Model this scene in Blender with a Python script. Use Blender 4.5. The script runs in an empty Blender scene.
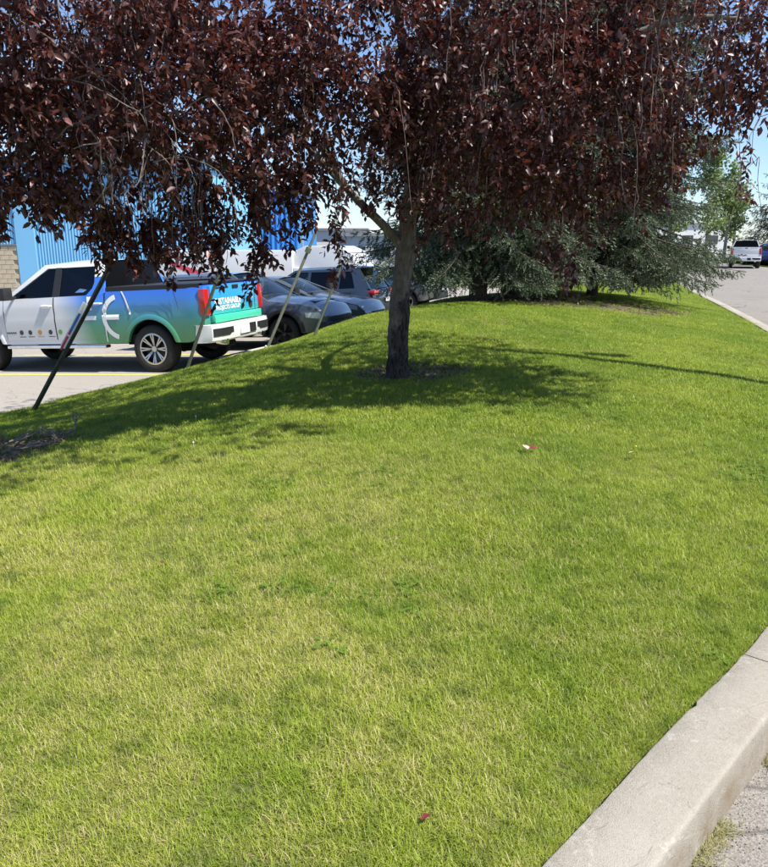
import bpy, bmesh, math, random
import numpy as np
from mathutils import Vector, Matrix, Euler
R = math.radians
rng = np.random.default_rng(7)
random.seed(7)
scene = bpy.context.scene
COL = scene.collection

# ------------------------------------------------------------------ camera, sky, sun, exposure
CAM_H = 1.62
PITCH = 14.3
cam_data = bpy.data.cameras.new("camera")
cam_data.sensor_fit = 'HORIZONTAL'
cam_data.sensor_width = 36.0
cam_data.lens = 36.0 * 741.0 / 768.0
cam_data.clip_start = 0.05
cam_data.clip_end = 3000
cam = bpy.data.objects.new("camera", cam_data)
cam.location = (0, 0, CAM_H)
cam.rotation_euler = (R(90 - PITCH), 0, 0)
COL.objects.link(cam)
scene.camera = cam

SUN_EL = 58.0
SUN_DIR = Vector((0.89 * math.cos(R(SUN_EL)), -0.456 * math.cos(R(SUN_EL)), math.sin(R(SUN_EL))))
world = bpy.data.worlds.new("World")
scene.world = world
world.use_nodes = True
wn = world.node_tree
wn.nodes.clear()
sky = wn.nodes.new('ShaderNodeTexSky')
sky.sky_type = 'NISHITA'
sky.sun_disc = False
sky.sun_elevation = R(SUN_EL)
sky.sun_rotation = R(117)
sky.altitude = 1000
sky.air_density = 1.0
sky.dust_density = 0.7
sky.ozone_density = 1.6
bg = wn.nodes.new('ShaderNodeBackground')
bg.inputs['Strength'].default_value = 0.095
wo = wn.nodes.new('ShaderNodeOutputWorld')
tintn = wn.nodes.new('ShaderNodeMix'); tintn.data_type = 'RGBA'; tintn.blend_type = 'MULTIPLY'
tintn.inputs[0].default_value = 1.0
tintn.inputs[7].default_value = (0.90, 0.98, 1.12, 1)
wn.links.new(sky.outputs[0], tintn.inputs[6])
wn.links.new(tintn.outputs[2], bg.inputs[0])
wn.links.new(bg.outputs[0], wo.inputs[0])

sun_data = bpy.data.lights.new("sun", 'SUN')
sun_data.energy = 5.0
sun_data.angle = R(0.55)
sun_data.color = (1.0, 0.955, 0.88)
sun = bpy.data.objects.new("sun", sun_data)
sun.rotation_euler = SUN_DIR.to_track_quat('Z', 'Y').to_euler()
sun.location = (10, -6, 20)
COL.objects.link(sun)

scene.view_settings.view_transform = 'Standard'
scene.view_settings.look = 'None'
scene.view_settings.gamma = 1.0
scene.view_settings.use_curve_mapping = False
scene.view_settings.exposure = 0.86
scene.render.engine = 'CYCLES'
scene.cycles.max_bounces = 6
scene.cycles.transparent_max_bounces = 8
scene.cycles.use_denoising = True

# ------------------------------------------------------------------ material helpers
MATS = {}
class NT:
    def __init__(self, name):
        m = bpy.data.materials.new(name)
        m.use_nodes = True
        self.m = m
        self.t = m.node_tree
        self.t.nodes.clear()
        self.out = self.n('ShaderNodeOutputMaterial')
        MATS[name] = m
    def n(self, ty, **kw):
        nd = self.t.nodes.new(ty)
        for k, v in kw.items():
            setattr(nd, k, v)
        return nd
    def l(self, a, b):
        self.t.links.new(a, b)
    def val(self, sock, v):
        if hasattr(v, 'is_output'):
            self.l(v, sock)
        else:
            if sock.type == 'RGBA' and len(v) == 3:
                v = (*v, 1)
            sock.default_value = v
    def coord(self, kind='Object'):
        if kind == 'World':
            return self.n('ShaderNodeNewGeometry').outputs['Position']
        return self.n('ShaderNodeTexCoord').outputs[kind]
    def noise(self, vec, scale, detail=4, rough=0.55, dist=0.0):
        nd = self.n('ShaderNodeTexNoise')
        nd.inputs['Scale'].default_value = scale
        nd.inputs['Detail'].default_value = detail
        nd.inputs['Roughness'].default_value = rough
        nd.inputs['Distortion'].default_value = dist
        self.l(vec, nd.inputs['Vector'])
        return nd.outputs['Fac']
    def ramp(self, fac, stops):
        nd = self.n('ShaderNodeValToRGB')
        e = nd.color_ramp.elements
        while len(e) < len(stops):
            e.new(0.5)
        for i, (p, c) in enumerate(stops):
            e[i].position = p
            e[i].color = (*c, 1) if len(c) == 3 else c
        self.l(fac, nd.inputs['Fac'])
        return nd.outputs['Color']
    def sramp(self, fac, a, b):
        nd = self.n('ShaderNodeMapRange')
        nd.inputs['From Min'].default_value = a
        nd.inputs['From Max'].default_value = b
        self.l(fac, nd.inputs['Value'])
        return nd.outputs['Result']
    def mix(self, fac, a, b, mode='MIX'):
        nd = self.n('ShaderNodeMix', data_type='RGBA', blend_type=mode)
        self.val(nd.inputs[0], fac)
        self.val(nd.inputs[6], a)
        self.val(nd.inputs[7], b)
        return nd.outputs[2]
    def n_sep(self, col):
        nd = self.n('ShaderNodeSeparateColor')
        self.l(col, nd.inputs[0])
        return nd.outputs[0]
    def math(self, op, a, b=0.0):
        nd = self.n('ShaderNodeMath', operation=op)
        self.val(nd.inputs[0], a)
        self.val(nd.inputs[1], b)
        return nd.outputs[0]
    def bump(self, h, strength=0.3, dist=0.01):
        nd = self.n('ShaderNodeBump')
        nd.inputs['Strength'].default_value = strength
        nd.inputs['Distance'].default_value = dist
        self.l(h, nd.inputs['Height'])
        return nd.outputs['Normal']
    def pbsdf(self, color, rough=0.6, metal=0.0, spec=0.5, normal=None, coat=0.0, trans=0.0):
        b = self.n('ShaderNodeBsdfPrincipled')
        self.val(b.inputs['Base Color'], color)
        self.val(b.inputs['Roughness'], rough)
        b.inputs['Metallic'].default_value = metal
        b.inputs['Specular IOR Level'].default_value = spec
        b.inputs['Coat Weight'].default_value = coat
        b.inputs['Coat Roughness'].default_value = 0.04
        if normal is not None:
            self.l(normal, b.inputs['Normal'])
        self.l(b.outputs[0], self.out.inputs['Surface'])
        return b
    def leafy(self, color, tcolor, tfac=0.35, rough=0.45, spec=0.4):
        b = self.n('ShaderNodeBsdfPrincipled')
        self.val(b.inputs['Base Color'], color)
        self.val(b.inputs['Roughness'], rough)
        b.inputs['Specular IOR Level'].default_value = spec
        t = self.n('ShaderNodeBsdfTranslucent')
        self.val(t.inputs['Color'], tcolor)
        mx = self.n('ShaderNodeMixShader')
        mx.inputs[0].default_value = tfac
        self.l(b.outputs[0], mx.inputs[1])
        self.l(t.outputs[0], mx.inputs[2])
        self.l(mx.outputs[0], self.out.inputs['Surface'])

def plain(name, color, rough=0.5, metal=0.0, spec=0.5, coat=0.0, var=0.12, scale=8.0):
    t = NT(name)
    c = t.coord('Object')
    nz = t.noise(c, scale, 5)
    f = t.sramp(nz, 0.3, 0.7)
    col = t.mix(f, tuple(x * (1 - var) for x in color), tuple(min(1, x * (1 + var)) for x in color))
    t.pbsdf(col, rough, metal, spec, None, coat)
    return t.m

def build_materials():
    # asphalt, bleached by the sun
    def asphalt(name, lo, hi, seam):
        t = NT(name)
        w = t.coord('World')
        big = t.noise(w, 0.35, 6, 0.6)
        fine = t.noise(w, 130.0, 3, 0.7)
        grit = t.n('ShaderNodeTexVoronoi')
        grit.inputs['Scale'].default_value = 210
        t.l(w, grit.inputs['Vector'])
        c = t.mix(t.sramp(big, 0.3, 0.7), lo, hi)
        c = t.mix(t.sramp(fine, 0.35, 0.75), c, tuple(x * 1.35 for x in hi))
        c = t.mix(0.42, c, t.mix(t.sramp(t.n_sep(grit.outputs['Color']), 0.1, 0.9), tuple(x * 0.45 for x in lo), tuple(x * 1.5 for x in hi)))
        c = t.mix(t.math('MULTIPLY', t.sramp(grit.outputs['Distance'], 0.45, 0.8), 0.3), c, tuple(x * 0.4 for x in lo))
        wv = t.noise(w, 0.22, 3, 0.5, 2.5)
        crack = t.math('ABSOLUTE', t.math('SUBTRACT', wv, 0.5))
        c = t.mix(t.math('MULTIPLY', t.sramp(crack, 0.006, 0.0), seam), c, (0.05, 0.048, 0.045))
        t.pbsdf(c, 0.9, 0, 0.25, t.bump(grit.outputs['Distance'], 0.35, 0.004))
    asphalt('asphalt_street', (0.155, 0.142, 0.124), (0.235, 0.215, 0.190), 0.6)
    asphalt('asphalt_lot', (0.235, 0.215, 0.185), (0.315, 0.288, 0.25), 0.4)
    # concrete kerb
    t = NT('kerb_concrete')
    w = t.coord('World')
    big = t.noise(w, 2.2, 6, 0.65)
    fine = t.noise(w, 75, 6, 0.78)
    sp = t.noise(w, 300, 3, 0.6)
    c = t.mix(t.sramp(big, 0.3, 0.72), (0.280, 0.250, 0.202), (0.380, 0.348, 0.290))
    c = t.mix(t.math('MULTIPLY', t.sramp(fine, 0.45, 0.75), 0.5), c, (0.46, 0.425, 0.36))
    c = t.mix(t.math('MULTIPLY', t.sramp(sp, 0.54, 0.68), 0.55), c, (0.17, 0.145, 0.115))
    wv = t.noise(w, 1.35, 4, 0.6, 1.5)
    cr = t.math('ABSOLUTE', t.math('SUBTRACT', wv, 0.5))
    c = t.mix(t.math('MULTIPLY', t.math('MULTIPLY', t.sramp(cr, 0.016, 0.0), t.sramp(fine, 0.46, 0.58)), 0.6), c, (0.52, 0.49, 0.43))
    wv2 = t.noise(w, 2.7, 5, 0.6, 0.8)
    cr2 = t.math('ABSOLUTE', t.math('SUBTRACT', wv2, 0.46))
    c = t.mix(t.math('MULTIPLY', t.sramp(cr2, 0.0035, 0.0), 0.55), c, (0.16, 0.14, 0.115))
    sepz = t.n('ShaderNodeSeparateXYZ'); t.l(w, sepz.inputs[0])
    low = t.sramp(sepz.outputs['Z'], 0.135, 0.07)
    st = t.math('MULTIPLY', low, t.sramp(t.noise(w, 9, 5, 0.6), 0.35, 0.65))
    c = t.mix(t.math('MULTIPLY', st, 0.75), c, (0.215, 0.155, 0.09))
    hb = t.math('ADD', t.math('MULTIPLY', fine, 1.0), t.math('MULTIPLY', sp, 0.6))
    t.pbsdf(c, 0.92, 0, 0.2, t.bump(hb, 0.75, 0.005))
    # soil and thatch below the grass
    t = NT('lawn_soil')
    w = t.coord('World')
    n1 = t.noise(w, 1.2, 5, 0.6)
    n2 = t.noise(w, 40, 5, 0.7)
    c = t.mix(t.sramp(n1, 0.35, 0.65), (0.075, 0.110, 0.018), (0.140, 0.150, 0.035))
    c = t.mix(t.math('MULTIPLY', t.sramp(n2, 0.42, 0.62), 0.8), c, (0.17, 0.145, 0.075))
    # bare soil round the trunks
    sp_ = t.n('ShaderNodeSeparateXYZ'); t.l(w, sp_.inputs[0])
    def patch(cx, cy, rx, ry):
        dx = t.math('DIVIDE', t.math('SUBTRACT', sp_.outputs['X'], cx), rx)
        dy = t.math('DIVIDE', t.math('SUBTRACT', sp_.outputs['Y'], cy), ry)
        return t.sramp(t.math('ADD', t.math('MULTIPLY', dx, dx), t.math('MULTIPLY', dy, dy)), 1.25, 0.7)
    f = None
    for q in BARE:
        v = patch(*q)
        f = v if f is None else t.math('MAXIMUM', f, v)
    soil = t.mix(t.sramp(n2, 0.35, 0.65), (0.075, 0.054, 0.038), (0.16, 0.122, 0.088))
    c = t.mix(f, c, soil)
    t.pbsdf(c, 0.95, 0, 0.1, t.bump(n2, 0.9, 0.02))
    # grass blades
    t = NT('grass_blade')
    w = t.coord('World')
    oi = t.n('ShaderNodeObjectInfo')
    at = t.n('ShaderNodeAttribute', attribute_name='tint')
    tint = at.outputs['Fac']
    n1 = t.noise(w, 0.75, 4, 0.6)
    n2 = t.noise(w, 2.6, 4, 0.6)
    n3 = t.noise(w, 9.0, 3, 0.6)
    g = t.mix(t.sramp(n1, 0.34, 0.66), (0.155, 0.255, 0.020), (0.370, 0.430, 0.055))
    g = t.mix(t.math('MULTIPLY', t.sramp(n2, 0.5, 0.72), 0.6), g, (0.095, 0.195, 0.015))
    g = t.mix(t.math('MULTIPLY', oi.outputs['Random'], 0.40), g, (0.30, 0.385, 0.040))
    sep = t.n('ShaderNodeSeparateXYZ'); t.l(w, sep.inputs[0])
    neary = t.sramp(sep.outputs['Y'], 7.0, 3.6)          # the worn, drier end of the lawn
    nearx = t.sramp(sep.outputs['X'], 1.6, -0.4)
    dry = t.math('MULTIPLY', t.math('MULTIPLY', neary, nearx), t.sramp(n2, 0.36, 0.62))
    straw = t.math('ADD', t.math('MULTIPLY', dry, 0.34), t.math('MULTIPLY', t.sramp(n3, 0.56, 0.72), 0.22))
    thr = t.math('SUBTRACT', 1.0, straw)
    isdry = t.sramp(t.math('SUBTRACT', tint, thr), -0.04, 0.06)
    g = t.mix(t.math('MULTIPLY', dry, 0.70), g, (0.46, 0.48, 0.075))
    g = t.mix(isdry, g, (0.52, 0.46, 0.20))
    g = t.mix(t.math('MULTIPLY', t.sramp(n3, 0.50, 0.30), 0.55), g, (0.050, 0.115, 0.009))
    g2 = t.mix(0.5, g, t.mix(0.5, g, (0.42, 0.52, 0.05)))
    t.leafy(g, g2, 0.38, 0.42, 0.35)
    # kinds of leaves
    def leafmat(name, a, b, ta, tb, tf, rough, glint=None):
        t = NT(name)
        w = t.coord('World')
        at = t.n('ShaderNodeAttribute', attribute_name='tint')
        nz = t.noise(w, 1.4, 3)
        f = t.math('MULTIPLY', t.math('ADD', at.outputs['Fac'], nz), 0.5)
        c = t.mix(f, a, b)
        tc = t.mix(f, ta, tb)
        if glint is not None:
            k = t.sramp(at.outputs['Fac'], 0.88, 0.98)  # a few paler leaves: sheen glints painted into the leaf colour
            c = t.mix(k, c, glint)
            tc = t.mix(k, tc, glint)
        t.leafy(c, tc, tf, rough, 0.5)
    leafmat('plum_leaf', (0.020, 0.008, 0.008), (0.118, 0.043, 0.036), (0.080, 0.014, 0.011), (0.20, 0.050, 0.032), 0.28, 0.40, (0.27, 0.115, 0.100))
    leafmat('spruce_needle', (0.062, 0.088, 0.052), (0.180, 0.214, 0.140), (0.06, 0.09, 0.03), (0.11, 0.15, 0.06), 0.18, 0.6)
    leafmat('dark_needle', (0.022, 0.042, 0.028), (0.050, 0.080, 0.050), (0.02, 0.04, 0.02), (0.04, 0.07, 0.03), 0.15, 0.6)
    leafmat('poplar_leaf', (0.13, 0.185, 0.070), (0.25, 0.31, 0.14), (0.18, 0.26, 0.06), (0.26, 0.34, 0.09), 0.4, 0.45)
    leafmat('dry_leaf', (0.10, 0.066, 0.042), (0.27, 0.20, 0.135), (0.2, 0.12, 0.05), (0.3, 0.2, 0.1), 0.2, 0.7)
    leafmat('dry_grass', (0.12, 0.15, 0.035), (0.42, 0.36, 0.19), (0.2, 0.2, 0.05), (0.35, 0.3, 0.12), 0.25, 0.6)
    leafmat('clover_leaf', (0.085, 0.165, 0.014), (0.15, 0.25, 0.022), (0.12, 0.2, 0.012), (0.2, 0.3, 0.02), 0.3, 0.6)
    # bark
    def bark(name, a, b, zs, bumpd=0.02):
        t = NT(name)
        o = t.coord('World')
        mp = t.n('ShaderNodeMapping')
        mp.inputs['Scale'].default_value = (1, 1, zs)
        t.l(o, mp.inputs['Vector'])
        n1 = t.noise(mp.outputs[0], 30, 6, 0.65, 0.6)
        n2 = t.noise(o, 5, 4, 0.6)
        c = t.mix(t.sramp(n1, 0.36, 0.64), a, b)
        c = t.mix(t.math('MULTIPLY', t.sramp(n2, 0.45, 0.65), 0.5), c, tuple(x * 0.55 for x in a))
        t.pbsdf(c, 0.9, 0, 0.2, t.bump(n1, 0.9, bumpd))
    bark('plum_bark', (0.115, 0.098, 0.085), (0.27, 0.24, 0.21), 0.28)
    t = NT('plum_trunk')
    o = t.coord('Object')
    mp = t.n('ShaderNodeMapping'); mp.inputs['Scale'].default_value = (1, 1, 0.22); t.l(o, mp.inputs['Vector'])
    n1 = t.noise(mp.outputs[0], 34, 6, 0.7, 0.8)
    n2 = t.noise(o, 4.5, 5, 0.65)
    ring = t.noise(o, 14, 4, 0.6)
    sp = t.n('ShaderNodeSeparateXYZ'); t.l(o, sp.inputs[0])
    pale_c = t.mix(t.sramp(n1, 0.36, 0.66), (0.120, 0.100, 0.086), (0.235, 0.205, 0.178))
    pale_c = t.mix(t.math('MULTIPLY', t.sramp(ring, 0.5, 0.62), 0.45), pale_c, (0.075, 0.060, 0.050))
    dark_c = t.mix(t.sramp(n1, 0.40, 0.64), (0.022, 0.018, 0.016), (0.105, 0.088, 0.078))
    edge = t.math('ADD', t.math('ADD', t.math('MULTIPLY', sp.outputs['Z'], -1.0), t.math('MULTIPLY', sp.outputs['X'], 3.2)), t.math('MULTIPLY', n2, 1.5))  # bark colour darkens towards the foot and the right side
    t.pbsdf(t.mix(t.sramp(edge, 0.02, 0.22), pale_c, dark_c), 0.92, 0, 0.15, t.bump(n1, 1.0, 0.03))
    bark('spruce_bark', (0.040, 0.030, 0.024), (0.12, 0.095, 0.075), 0.4)
    bark('pale_bark', (0.20, 0.18, 0.15), (0.40, 0.37, 0.32), 0.4)
    bark('twig_bark', (0.11, 0.085, 0.075), (0.27, 0.22, 0.195), 0.8, 0.003)
    bark('dead_wood', (0.13, 0.10, 0.08), (0.29, 0.24, 0.20), 0.6, 0.005)
    # vehicle wrap: white cab fading to blue over green at the rear
    def wrap(name, tail):
        t = NT(name)
        o = t.coord('Object')
        sp = t.n('ShaderNodeSeparateXYZ'); t.l(o, sp.inputs[0])
        zf = t.sramp(sp.outputs['Z'], 0.55, 1.38)
        grad = t.ramp(zf, [(0.0, (0.075, 0.26, 0.095)), (0.30, (0.06, 0.27, 0.16)), (0.58, (0.045, 0.235, 0.33)), (0.86, (0.042, 0.20, 0.66)), (1.0, (0.040, 0.17, 0.70))])
        if tail:
            grad = t.ramp(t.sramp(sp.outputs['Z'], 0.70, 1.42), [(0.0, (0.07, 0.50, 0.25)), (0.28, (0.06, 0.50, 0.34)), (0.6, (0.035, 0.33, 0.62)), (1.0, (0.035, 0.30, 0.78))])
            c = grad
        else:
            fx = t.sramp(t.math('ADD', sp.outputs['X'], t.math('MULTIPLY', sp.outputs['Z'], -0.25)), 1.62, 0.98)
            c = t.mix(fx, (0.58, 0.59, 0.605), grad)
            roofw = t.sramp(sp.outputs['Z'], 1.655, 1.665)
            c = t.mix(roofw, c, (0.66, 0.66, 0.66))
        t.pbsdf(c, 0.32, 0, 0.5, None, 0.6)
    wrap('pickup_wrap', False)
    wrap('tailgate_wrap', True)
    plain('white_paint', (0.66, 0.66, 0.66), 0.3, 0, 0.5, 0.7, 0.03)
    plain('decal_white', (0.82, 0.82, 0.82), 0.4, 0, 0.4, 0, 0.02)
    plain('decal_dark', (0.035, 0.035, 0.05), 0.4)
    plain('decal_blue', (0.05, 0.16, 0.55), 0.4)
    plain('decal_red', (0.62, 0.06, 0.10), 0.4)
    plain('decal_green', (0.12, 0.35, 0.08), 0.4)
    plain('decal_orange', (0.50, 0.26, 0.06), 0.4)
    plain('silver_paint', (0.135, 0.145, 0.17), 0.28, 0.5, 0.5, 0.8, 0.04)
    plain('steel_blue_paint', (0.060, 0.082, 0.115), 0.28, 0.6, 0.5, 0.8, 0.04)
    plain('pale_grey_paint', (0.20, 0.21, 0.22), 0.28, 0.5, 0.5, 0.8, 0.04)
    plain('deep_blue_paint', (0.03, 0.08, 0.24), 0.28, 0.3, 0.5, 0.8, 0.04)
    plain('teal_paint', (0.04, 0.17, 0.27), 0.28, 0.3, 0.5, 0.8, 0.04)
    plain('black_trim', (0.016, 0.016, 0.017), 0.55)
    plain('underbody', (0.012, 0.012, 0.012), 0.9)
    plain('tyre_rubber', (0.028, 0.027, 0.026), 0.85, 0, 0.3, 0, 0.25, 30)
    plain('rim_dark', (0.05, 0.05, 0.052), 0.4, 0.7)
    plain('rim_silver', (0.50, 0.50, 0.50), 0.32, 0.9)
    plain('chrome', (0.74, 0.74, 0.75), 0.18, 1.0)
    plain('bumper_white', (0.80, 0.80, 0.79), 0.22, 0.15, 0.6, 0.6, 0.03)
    plain('tail_red', (0.50, 0.015, 0.015), 0.2, 0, 0.5, 0.8)
    plain('lamp_clear', (0.72, 0.74, 0.76), 0.12, 0.2, 0.6, 1.0)
    plain('plate_white', (0.72, 0.72, 0.74), 0.45)
    plain('seat_cloth', (0.03, 0.03, 0.033), 0.8)
    t = NT('tinted_glass')
    gl = t.n('ShaderNodeBsdfGlossy'); gl.inputs['Roughness'].default_value = 0.03
    gl.inputs['Color'].default_value = (0.9, 0.95, 1, 1)
    tr = t.n('ShaderNodeBsdfTransparent'); tr.inputs['Color'].default_value = (0.10, 0.115, 0.115, 1)
    fr = t.n('ShaderNodeFresnel'); fr.inputs['IOR'].default_value = 1.5
    mx = t.n('ShaderNodeMixShader')
    t.l(fr.outputs[0], mx.inputs[0]); t.l(tr.outputs[0], mx.inputs[1]); t.l(gl.outputs[0], mx.inputs[2])
    t.l(mx.outputs[0], t.out.inputs['Surface'])
    t = NT('clear_glass')
    gl = t.n('ShaderNodeBsdfGlossy'); gl.inputs['Roughness'].default_value = 0.03
    tr = t.n('ShaderNodeBsdfTransparent'); tr.inputs['Color'].default_value = (0.84, 0.89, 0.86, 1)
    fr = t.n('ShaderNodeFresnel'); fr.inputs['IOR'].default_value = 1.5
    mx = t.n('ShaderNodeMixShader')
    t.l(fr.outputs[0], mx.inputs[0]); t.l(tr.outputs[0], mx.inputs[1]); t.l(gl.outputs[0], mx.inputs[2])
    t.l(mx.outputs[0], t.out.inputs['Surface'])
    plain('privacy_glass', (0.005, 0.0055, 0.0065), 0.12, 0, 0.06, 0, 0.1, 1)
    plain('pane_dark', (0.03, 0.037, 0.045), 0.08, 0, 0.8, 0, 0.1, 1)
    # buildings
    plain('siding_pale_blue', (0.17, 0.42, 0.68), 0.45, 0, 0.4, 0, 0.05, 0.6)
    plain('trim_pale_blue', (0.18, 0.44, 0.68), 0.45, 0, 0.4, 0, 0.05, 0.6)
    plain('siding_deep_blue', (0.05, 0.24, 0.66), 0.45, 0, 0.4, 0, 0.06, 0.6)
    plain('block_tan', (0.46, 0.39, 0.28), 0.9, 0, 0.2, 0, 0.16, 5)
    plain('mortar', (0.34, 0.30, 0.235), 0.95, 0, 0.2, 0, 0.1, 5)
    plain('wall_white', (0.70, 0.70, 0.69), 0.7, 0, 0.3, 0, 0.06, 0.6)
    plain('wall_grey', (0.38, 0.39, 0.40), 0.7, 0, 0.3, 0, 0.08, 0.6)
    plain('roof_grey', (0.22, 0.22, 0.23), 0.8, 0, 0.3, 0, 0.1, 1)
    plain('steel_galv', (0.40, 0.41, 0.42), 0.45, 0.6)
    plain('post_dark', (0.075, 0.078, 0.060), 0.7, 0, 0.3, 0, 0.3, 14)
    plain('post_olive', (0.17, 0.19, 0.13), 0.75, 0, 0.3, 0, 0.2, 14)
    plain('post_pale', (0.25, 0.25, 0.18), 0.75, 0, 0.3, 0, 0.2, 14)
    plain('yellow_line', (0.66, 0.52, 0.10), 0.8, 0, 0.2, 0, 0.22, 9)
    plain('stone_grit', (0.30, 0.265, 0.225), 0.9, 0, 0.2, 0, 0.35, 40)
    plain('stop_concrete', (0.50, 0.49, 0.46), 0.9, 0, 0.2, 0, 0.12, 10)
    plain('petal_white', (0.8, 0.8, 0.76), 0.6)
    plain('petal_yellow', (0.75, 0.62, 0.05), 0.6)
    plain('pale_leaf_fallen', (0.50, 0.34, 0.31), 0.55, 0, 0.4, 0, 0.2, 30)
    plain('red_leaf_fallen', (0.16, 0.025, 0.030), 0.4, 0, 0.5, 0, 0.3, 30)
    plain('verge_green', (0.17, 0.25, 0.045), 0.9, 0, 0.1, 0, 0.25, 0.8)
    plain('field', (0.16, 0.17, 0.10), 0.95, 0, 0.1, 0, 0.2, 0.05)

# ------------------------------------------------------------------ mesh helpers
def prop(o, label=None, cat=None, group=None, kind=None):
    if label: o['label'] = label
    if cat: o['category'] = cat
    if group: o['group'] = group
    if kind: o['kind'] = kind
    return o
def empty(name, loc=(0, 0, 0), rot=(0, 0, 0)):
    o = bpy.data.objects.new(name, None)
    o.empty_display_size = 0.2
    o.location = loc
    o.rotation_euler = rot
    COL.objects.link(o)
    return o
def link(name, me, parent=None, mat=None):
    if mat is not None and len(me.materials) == 0:
        me.materials.append(MATS[mat])
    o = bpy.data.objects.new(name, me)
    COL.objects.link(o)
    if parent is not None:
        o.parent = parent
    return o
class MB:
    def __init__(self):
        self.v = []
        self.f = []
    def add(self, vs, fs):
        b = len(self.v)
        self.v += [tuple(map(float, p)) for p in vs]
        self.f += [tuple(b + i for i in f) for f in fs]
        return self
    def box(self, c, s, M=None):
        hx, hy, hz = s[0] / 2, s[1] / 2, s[2] / 2
        vs = [Vector((x, y, z)) for x in (-hx, hx) for y in (-hy, hy) for z in (-hz, hz)]
        if M is not None:
            vs = [M @ p for p in vs]
        vs = [p + Vector(c) for p in vs]
        return self.add(vs, [(0, 1, 3, 2), (4, 6, 7, 5), (0, 4, 5, 1), (2, 3, 7, 6), (0, 2, 6, 4), (1, 5, 7, 3)])
    def tube(self, pts, rad, n=8, cap=True):
        pts = [Vector(p) for p in pts]
        if not hasattr(rad, '__len__'):
            rad = [rad] * len(pts)
        vs, fs = [], []
        up = None
        for i, p in enumerate(pts):
            d = (pts[min(i + 1, len(pts) - 1)] - pts[max(i - 1, 0)]).normalized()
            if up is None:
                up = d.orthogonal().normalized()
            up = (up - d * up.dot(d))
            if up.length < 1e-5:
                up = d.orthogonal()
            up.normalize()
            s = d.cross(up)
            for k in range(n):
                a = 2 * math.pi * k / n
                vs.append(p + (up * math.cos(a) + s * math.sin(a)) * rad[i])
        for i in range(len(pts) - 1):
            for k in range(n):
                k2 = (k + 1) % n
                fs.append((i * n + k, i * n + k2, (i + 1) * n + k2, (i + 1) * n + k))
        if cap:
            fs.append(tuple(range(n - 1, -1, -1)))
            fs.append(tuple((len(pts) - 1) * n + k for k in range(n)))
        return self.add(vs, fs)
    def lathe(self, prof, n=32, axis='Y', c=(0, 0, 0), close=False):
        vs, fs = [], []
        m = len(prof)
        for i in range(n):
            a = 2 * math.pi * i / n
            for r, h in prof:
                if axis == 'Y':
                    vs.append((c[0] + r * math.cos(a), c[1] + h, c[2] + r * math.sin(a)))
                else:
                    vs.append((c[0] + r * math.cos(a), c[1] + r * math.sin(a), c[2] + h))
        for i in range(n):
            j = (i + 1) % n
            for k in range(m - 1 + (1 if close else 0)):
                k2 = (k + 1) % m
                fs.append((i * m + k, i * m + k2, j * m + k2, j * m + k))
        return self.add(vs, fs)
    def grid(self, rows):
        nr, nc = len(rows), len(rows[0])
        vs = [p for r in rows for p in r]
        fs = [(i * nc + j, i * nc + j + 1, (i + 1) * nc + j + 1, (i + 1) * nc + j) for i in range(nr - 1) for j in range(nc - 1)]
        return self.add(vs, fs)
    def poly(self, pts):
        return self.add(pts, [tuple(range(len(pts)))])
    def prism(self, pts, off):
        n = len(pts)
        off = Vector(off)
        vs = [Vector(p) for p in pts] + [Vector(p) + off for p in pts]
        fs = [tuple(range(n)), tuple(range(2 * n - 1, n - 1, -1))]
        fs += [(i, i + n, (i + 1) % n + n, (i + 1) % n) for i in range(n)]
        return self.add(vs, fs)
    def mesh(self, name, mat=None, smooth=False, bevel=0.0, fix=True):
        me = bpy.data.meshes.new(name)
        me.from_pydata(self.v, [], self.f)
        if fix or bevel:
            bm = bmesh.new()
            bm.from_mesh(me)
            bmesh.ops.recalc_face_normals(bm, faces=bm.faces)
            if bevel:
                bmesh.ops.bevel(bm, geom=[e for e in bm.edges], offset=bevel, segments=2, affect='EDGES', profile=0.6, clamp_overlap=True)
            bm.to_mesh(me)
            bm.free()
        if smooth:
            me.polygons.foreach_set('use_smooth', [True] * len(me.polygons))
            me.set_sharp_from_angle(angle=R(smooth if smooth is not True else 40))
        me.update()
        if mat:
            me.materials.append(MATS[mat])
        return me
    def build(self, name, mat, parent=None, smooth=False, bevel=0.0, fix=True):
        return link(name, self.mesh(name, mat, smooth, bevel, fix), parent)

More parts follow.
